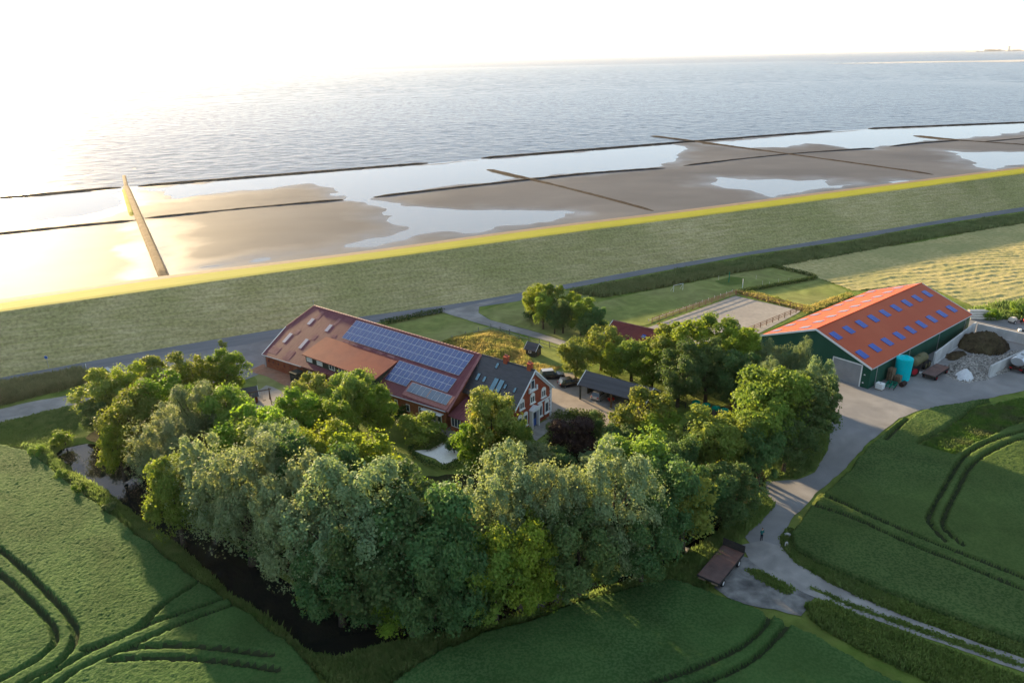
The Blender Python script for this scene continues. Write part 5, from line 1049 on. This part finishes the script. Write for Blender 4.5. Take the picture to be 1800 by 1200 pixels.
# ------------------------------------------------------------------ small houses
def hut(name, label, loc, rz, L, Wd, we, wr, wm, rm_, parts=True):
    t = thing(name, label, 'hut', loc, rz)
    wall('wall', [(0, 0, 0), (L, 0, 0), (L, 0, we), (0, 0, we)], wm, t, .08); wall('wall', [(L, Wd, 0), (0, Wd, 0), (0, Wd, we), (L, Wd, we)], wm, t, .08)
    wall('gable_wall', [(0, Wd, 0), (0, 0, 0), (0, 0, we), (0, Wd/2, wr), (0, Wd, we)], wm, t, .08); wall('gable_wall', [(L, 0, 0), (L, Wd, 0), (L, Wd, we), (L, Wd/2, wr), (L, 0, we)], wm, t, .08)
    k = (wr-we)/(Wd/2); o_ = .25
    for s, y0 in ((0, -o_), (1, Wd+o_)):
        mb = MB(); mb.slab([(-o_, y0, we-k*o_+.05), (L+o_, y0, we-k*o_+.05), (L+o_, Wd/2, wr+.05), (-o_, Wd/2, wr+.05)], .06); mb.build('roof', rm_, t)
        for x in (-o_-.05, L+o_): mb = MB(); mb.slab([(x, y0, we-k*o_+.09), (x, Wd/2, wr+.09), (x, Wd/2, wr-.06), (x, y0, we-k*o_-.06)], .05, (1, 0, 0)); mb.build('verge_board', 'white_trim', t)
    return t
h1 = hut('playhouse', 'small dark green playhouse with grey roof beside the dry mound', (*P(924, 624).xy, 0), math.radians(-35), 2.2, 2.1, 1.5, 2.5, 'dark_wood', 'slate_carport')
door(h1, 2.22, 1.05, 0, .7, 1.3, '+x', 'brown_wood'); window(h1, 1.0, -.02, .7, .6, .5, mull=0)
h2 = hut('playhouse', 'small dark red playhouse with black roof and white trim by the swing', (*P(417, 716).xy, 0), math.radians(24), 3.4, 2.6, 1.6, 2.7, 'red_wood', 'slate')
window(h2, 2.2, -.02, .7, .6, .6, mull=0); window(h2, -.02, 1.3, .6, .9, .7, '-x', mull=0)
mb = MB(); mb.box(1.0, 3.4, -1.4, -.1, .02, .18); mb.build('deck', 'patio_grey', h2); mb = MB(); mb.box(2.85, 2.95, -.06, .0, 0, 1.55); mb.build('corner_trim', 'white_paint', h2)
# stable with orange roof behind the tree row
_a = math.radians(-38); _r = P(1078, 563, 4.6); _o = (_r.x-(-.3*math.cos(_a)-3.5*math.sin(_a)), _r.y-(-.3*math.sin(_a)+3.5*math.cos(_a)), 0)
SB = thing('stable', 'brown-roofed stable half hidden by trees at the riding arena', 'stable', _o, _a)
for nm, pts in (('wall', [(0, 0, 0), (13, 0, 0), (13, 0, 2.7), (0, 0, 2.7)]), ('wall', [(13, 7, 0), (0, 7, 0), (0, 7, 2.7), (13, 7, 2.7)]), ('gable_wall', [(0, 7, 0), (0, 0, 0), (0, 0, 2.7), (0, 3.5, 4.5), (0, 7, 2.7)]), ('gable_wall', [(13, 0, 0), (13, 7, 0), (13, 7, 2.7), (13, 3.5, 4.5), (13, 0, 2.7)])): wall(nm, pts, 'red_wood', SB, .15)
for y0 in (-.4, 7.4): mb = MB(); mb.slab([(-.3, y0, 2.52), (13.3, y0, 2.52), (13.3, 3.5+(.005 if y0 > 0 else -.005), 4.58), (-.3, 3.5+(.005 if y0 > 0 else -.005), 4.58)], .12); mb.build('roof', 'red_roof_new', SB)
for y0 in (-.42, 7.42): mb = MB(); mb.slab([(-.36, y0, 2.6), (-.36, 3.5, 4.7), (-.36, 3.5, 4.45), (-.36, y0, 2.35)], .06, (-1, 0, 0)); mb.build('verge_board', 'white_trim', SB)
mb = MB(); mb.slab([(7.2, 1.2, 3.42), (8.0, 1.2, 3.42), (8.0, 1.9, 3.81), (7.2, 1.9, 3.81)], .05); mb.build('roof_window', 'skylight', SB)
for x in (3, 6.5, 10): door(SB, x, -.08, 0, 1.2, 2.1, mat='brown_wood')
mb = MB(); mb.tube([(-.3, 3.5, 4.62), (13.3, 3.5, 4.62)], .12, 6); mb.build('ridge_cap', 'roof_patch', SB)
# ------------------------------------------------------------------ swing, person, stones, bridge, signs, fences
sw = thing('swing_frame', 'wooden log swing frame standing in the sandpit', 'swing', (*P(476, 706).xy, 0), math.radians(205))
for x in (0, 3.2):
    for s in (-1, 1): mb = MB(); mb.tube([(x, s*1.15, 0), (x, -s*.16, 2.55)], .075, 6); mb.build('leg', 'brown_wood', sw)
mb = MB(); mb.tube([(-.3, 0, 2.35), (3.5, 0, 2.35)], .075, 6); mb.build('crossbeam', 'brown_wood', sw)
for x in (1.0, 2.2):
    mb = MB(); mb.tube([(x-.22, 0, 2.3), (x-.22, 0, .5)], .012, 4); mb.tube([(x+.22, 0, 2.3), (x+.22, 0, .5)], .012, 4); mb.build('rope', 'pallet_wood', sw); mb = MB(); mb.box(x-.25, x+.25, -.1, .1, .46, .5); mb.build('seat', 'rubber', sw)
def skin_obj(name, verts, edges, radii, mats, parent, slot, sub=1, root=0):
    me = bpy.data.meshes.new(name); me.from_pydata(verts, edges, []); o = obj(name, me, parent)
    for m in mats: me.materials.append(MAT[m])
    o.modifiers.new('skin', 'SKIN'); sv = me.skin_vertices[0].data if me.skin_vertices else None
    if sv is None:
        bm = bmesh.new(); bm.from_mesh(me); bm.verts.layers.skin.verify(); bm.to_mesh(me); bm.free(); sv = me.skin_vertices[0].data
    for i, r in enumerate(radii): sv[i].radius = r if isinstance(r, tuple) else (r, r)
    sv[root].use_root = True
    s = o.modifiers.new('sub', 'SUBSURF'); s.levels = sub; s.render_levels = sub
    dg = bpy.context.evaluated_depsgraph_get(); e = o.evaluated_get(dg); m2 = bpy.data.meshes.new_from_object(e); o.modifiers.clear(); o.data = m2
    m2.materials.clear()
    for m in mats: m2.materials.append(MAT[m])
    idx = [slot(p.center) for p in m2.polygons]; m2.polygons.foreach_set('material_index', idx); m2.polygons.foreach_set('use_smooth', [True]*len(idx))
    return o
pe = thing('person', 'person in teal top and dark trousers standing on the lane with arms bent', 'person', (*P(1338, 949).xy, 0), math.radians(25))
vv = [(0, 0, .95), (0, 0, 1.15), (0, 0, 1.38), (0, 0, 1.5), (0, -.01, 1.58), (0, 0, 1.68), (0, .01, 1.76)]; ee = [(0, 1), (1, 2), (2, 3), (3, 4), (4, 5), (5, 6)]; rr = [(.16, .11), (.15, .11), (.17, .11), (.07, .07), (.075, .085), (.09, .10), (.06, .07)]
for s in (-1, 1):
    n = len(vv); vv += [(s*.1, 0, .88), (s*.11, -.02, .5), (s*.12, .02, .1), (s*.13, -.14, .04)]; ee += [(0, n), (n, n+1), (n+1, n+2), (n+2, n+3)]; rr += [.095, .068, .05, (.045, .04)]
    n = len(vv); vv += [(s*.2, 0, 1.42), (s*.27, .03, 1.16), (s*.12, -.22, 1.12), (s*.08, -.29, 1.13)]; ee += [(2, n), (n, n+1), (n+1, n+2), (n+2, n+3)]; rr += [.065, .05, .038, .03]
    for j, (dx, dz_) in enumerate(((.03, .02), (.012, .01), (-.008, .0), (-.026, -.012))):
        n2 = len(vv); vv += [(s*(.08-dx*.6), -.33, 1.13+dz_), (s*(.07-dx*.7), -.36-(.012 if j in (1, 2) else 0), 1.12+dz_)]; ee += [(n+3, n2), (n2, n2+1)]; rr += [.009, .008]
    n2 = len(vv); vv += [(s*.05, -.27, 1.16), (s*.035, -.30, 1.18)]; ee += [(n+3, n2), (n2, n2+1)]; rr += [.010, .008]
def pslot(c):
    if c.z > 1.70 or (c.z > 1.6 and c.y > .03): return 3
    if c.z > 1.47: return 2
    if c.y < -.255 and 1.0 < c.z: return 2
    return 0 if c.z > .93 else 1
skin_obj('body', vv, ee, rr, ['cloth_teal', 'cloth_dark', 'skin', 'hair'], pe, pslot, 1)
ho = thing('horse', 'chestnut horse standing in the corner of the riding arena', 'horse', (*P(1168, 581).xy, 0), math.radians(165))
vv = [(0, 0, 1.22), (.45, 0, 1.2), (.72, 0, 1.25), (1.0, 0, 1.42), (1.2, 0, 1.55), (1.42, 0, 1.40), (1.6, 0, 1.22), (-.4, 0, 1.24), (-.7, 0, 1.28), (-.88, 0, 1.2), (-.98, 0, .9), (-.98, 0, .6)]
ee = [(0, 1), (1, 2), (2, 3), (3, 4), (4, 5), (5, 6), (0, 7), (7, 8), (8, 9), (9, 10), (10, 11)]; rr = [(.27, .31), (.25, .3), (.22, .28), (.13, .2), (.11, .15), (.09, .12), (.06, .08), (.26, .27), (.25, .26), (.1, .12), .05, .04]
for s in (-1, 1):
    n = len(vv); vv += [(.6, s*.16, 1.0), (.62, s*.16, .58), (.6, s*.16, .14), (.65, s*.16, .05)]; ee += [(2, n), (n, n+1), (n+1, n+2), (n+2, n+3)]; rr += [.12, .06, .045, .06]
    n = len(vv); vv += [(-.62, s*.17, 1.0), (-.5, s*.17, .78), (-.78, s*.17, .5), (-.74, s*.17, .12), (-.68, s*.17, .05)]; ee += [(8, n), (n, n+1), (n+1, n+2), (n+2, n+3), (n+3, n+4)]; rr += [.15, .10, .06, .045, .06]
    n = len(vv); vv += [(1.18, s*.07, 1.72)]; ee += [(4, n)]; rr += [.03]
skin_obj('body', vv, ee, rr, ['horse_coat', 'horse_mane'], ho, lambda c: 1 if (c.x < -.92 or (.85 < c.x < 1.25 and c.z > 1.62) or c.z < .12) else 0, 1)
def rock(name, label, loc, s, mat='stone', cat='stone'):
    bm = bmesh.new(); bmesh.ops.create_icosphere(bm, subdivisions=2, radius=1)
    for v in bm.verts: v.co = Vector((v.co.x*s[0], v.co.y*s[1], max(v.co.z, -.4)*s[2]))*random.uniform(.85, 1.12)
    me = bpy.data.meshes.new(name); bm.to_mesh(me); bm.free(); me.materials.append(MAT[mat]); o = obj(name, me); o.location = loc; return tag(o, label, cat)
rock('boulder', 'pale boulder on the grass verge beside the lane', (*P(1384, 942).xy, .15), (.42, .32, .35))
bs = thing('marker_stone', 'small upright house marker stone on the lane verge', 'marker', (*P(1382, 962).xy, 0), .4); mb = MB(); n = 8
mb.slab([(-.22, 0, 0), (.22, 0, 0), (.22, 0, .6)]+[(.22*math.cos(math.pi*i/n), 0, .6+.2*math.sin(math.pi*i/n)) for i in range(1, n)]+[(-.22, 0, .6)], .1, (0, 1, 0)); mb.build('slab', 'stone', bs); mb = MB(); mb.slab([(-.12, -.004, .2), (.12, -.004, .2), (.12, -.004, .6), (-.12, -.004, .6)], .003, (0, -1, 0)); mb.build('plaque', 'reed_pale', bs)
br_ = thing('footbridge', 'pale plank footbridge over the moat under the trees', 'bridge', (*P(1218, 970).xy, -.1), math.radians(-25))
for i in range(9): mb = MB(); mb.box(-1.3+i*.29, -1.3+i*.29+.27, -.55, .55, .1, .16); mb.build('plank', 'stone', br_)
mb = MB(); mb.box(-1.5, 1.5, -.45, -.33, -.05, .1); mb.box(-1.5, 1.5, .33, .45, -.05, .1); mb.build('bearer', 'brown_wood', br_)
def pole(name, label, cat, px, py, h, r=.05, mat='metal', head=None):
    t = thing(name, label, cat, (*P(px, py).xy, 0)); mb = MB(); mb.tube([(0, 0, -.1), (0, 0, h)], r, 8); mb.build('post', mat, t)
    if head == 'sign': mb = MB(); mb.tube([(0, -.05, h-.35), (0, -.08, h-.35)], .32, 18); mb.build('sign_disc', 'sign_blue', t); mb = MB(); mb.tube([(0, -.045, h-.35), (0, -.05, h-.35)], .35, 18); mb.build('sign_rim', 'white_trim', t)
    if head == 'cap': mb = MB(); mb.tube([(0, 0, h), (0, 0, h+.08)], [r*1.5, r*.6], 8); mb.build('cap', mat, t)
    return t
pole('road_sign', 'round blue sign on a post at the dike foot', 'sign', 86, 647, 2.6, .05, 'metal', 'sign')
pole('marker_post', 'slim marker post beside the road apron', 'post', 153, 652, 1.4, .05, 'plastic_white', 'cap')
pole('marker_post', 'green pole by the dark grass patch in the paddock', 'post', 1281, 496, 2.6, .10, 'green_cover', 'cap')
pole('marker_post', 'pale jump post at the arena corner', 'post', 1305, 506, 2.2, .08, 'plastic_white', 'cap')
STK = []
for x, y in ((1263, 492), (1329, 491), (1340, 501), (1352, 502), (1368, 497), (1386, 496), (1380, 475), (1394, 478)):
    t = pole('paddock_stake', 'thin pale paddock stake in the meadow beyond the arena', 'stake', x, y, 1.0, .035, 'pvc', 'cap'); t['group'] = 'pale paddock stakes'; STK.append(t)
STK.sort(key=lambda t: (t.location-P(1281, 496)).length)
for i, t in enumerate(STK): t['label'] = f'thin pale paddock stake in the meadow beyond the arena, {ORD[i]} the green pole'
def rail_fence(label, px, h=1.25, gap=2.4, rails=3, mat='fence_wood', name='rail_fence', group=None):
    q = PL(px); t = thing(name, label, 'fence', q[0]); base = q[0]
    pm = None; rm2 = None
    for a, b in zip(q[:-1], q[1:]):
        d = b-a; L = d.length; n = max(1, round(L/gap)); rz = math.atan2(d.y, d.x)
        for i in range(n+1 if b is q[-1] else n):
            if pm is None: mb = MB(); mb.box(-.06, .06, -.06, .06, -.1, h); o = mb.build('post', mat, t); pm = o.data
            else: o = obj('post', pm, t)
            o.location = a+d*(i/n)-base; o.rotation_euler = (0, 0, rz)
        for z in np.linspace(h*.35, h*.93, rails):
            mb = MB(); mb.box(0, L, -.025, .025, -.05, .05); o = mb.build('rail', mat, t); o.location = a-base+Vector((0, 0, z)); o.rotation_euler = (0, 0, rz); 
    return t
rail_fence('brown rail fence along the far long side of the riding arena', [(1146, 568), (1293, 518)])
rail_fence('brown rail fence of the arena beside the tall yellow verge', [(1294, 519), (1350, 531), (1409, 545)], rails=2)
rail_fence('brown rail fence of the arena on the barn side', [(1409, 546), (1302, 590)])
rail_fence('pale outer track rail beside the arena fence', [(1140, 565), (1287, 513)], h=.6, rails=1, mat='pvc')
mf_ = rail_fence('thin wire mesh fence around the dry grass mound', [(795, 600), (863, 578), (930, 600), (985, 616)], h=1.3, gap=3, rails=1, mat='metal', name='wire_fence')
g1 = thing('goal', 'small white goal frame on the paddock lawn', 'goal', (*P(1192, 511).xy, 0), math.radians(30)); mb = MB(); mb.tube([(-1.5, 0, 0), (-1.5, 0, 1.6), (1.5, 0, 1.6), (1.5, 0, 0)], .05, 6); mb.build('frame', 'plastic_white', g1); mb = MB()
for s in (-1.5, 1.5): mb.tube([(s, 0, 1.6), (s, 1.0, 0), (s, 0, 0)], .03, 5)
mb.build('stay', 'plastic_white', g1)
gs = rail_fence('low wooden fence behind the carport', [(1180, 705), (1205, 716)], h=1.0, gap=1.5, rails=3, mat='dark_wood', name='garden_fence')
mb = MB(); sn = thing('stone_slab', 'flat white slab lying at the corner of the road apron', 'slab', (*P(192, 650).xy, 0), math.radians(-40)); mb.box(-1.6, 1.6, -.35, .35, 0, .08); mb.build('slab', 'concrete', sn)
# ------------------------------------------------------------------ haze
hz = bpy.data.materials.new('haze'); hz.use_nodes = True; N = hz.node_tree.nodes; N.remove(N['Principled BSDF'])
pv = N.new('ShaderNodeVolumePrincipled'); pv.inputs['Color'].default_value = (.97, .97, .98, 1); pv.inputs['Density'].default_value = HAZE_D; pv.inputs['Anisotropy'].default_value = .6
hz.node_tree.links.new(pv.outputs[0], N['Material Output'].inputs['Volume']); MAT['haze'] = hz
mb = MB(); mb.box(-90000, 90000, -1500, 80000, -4, 130); tag(mb.build('haze', 'haze'), 'pale evening haze over sea and land', 'haze', kind='stuff')
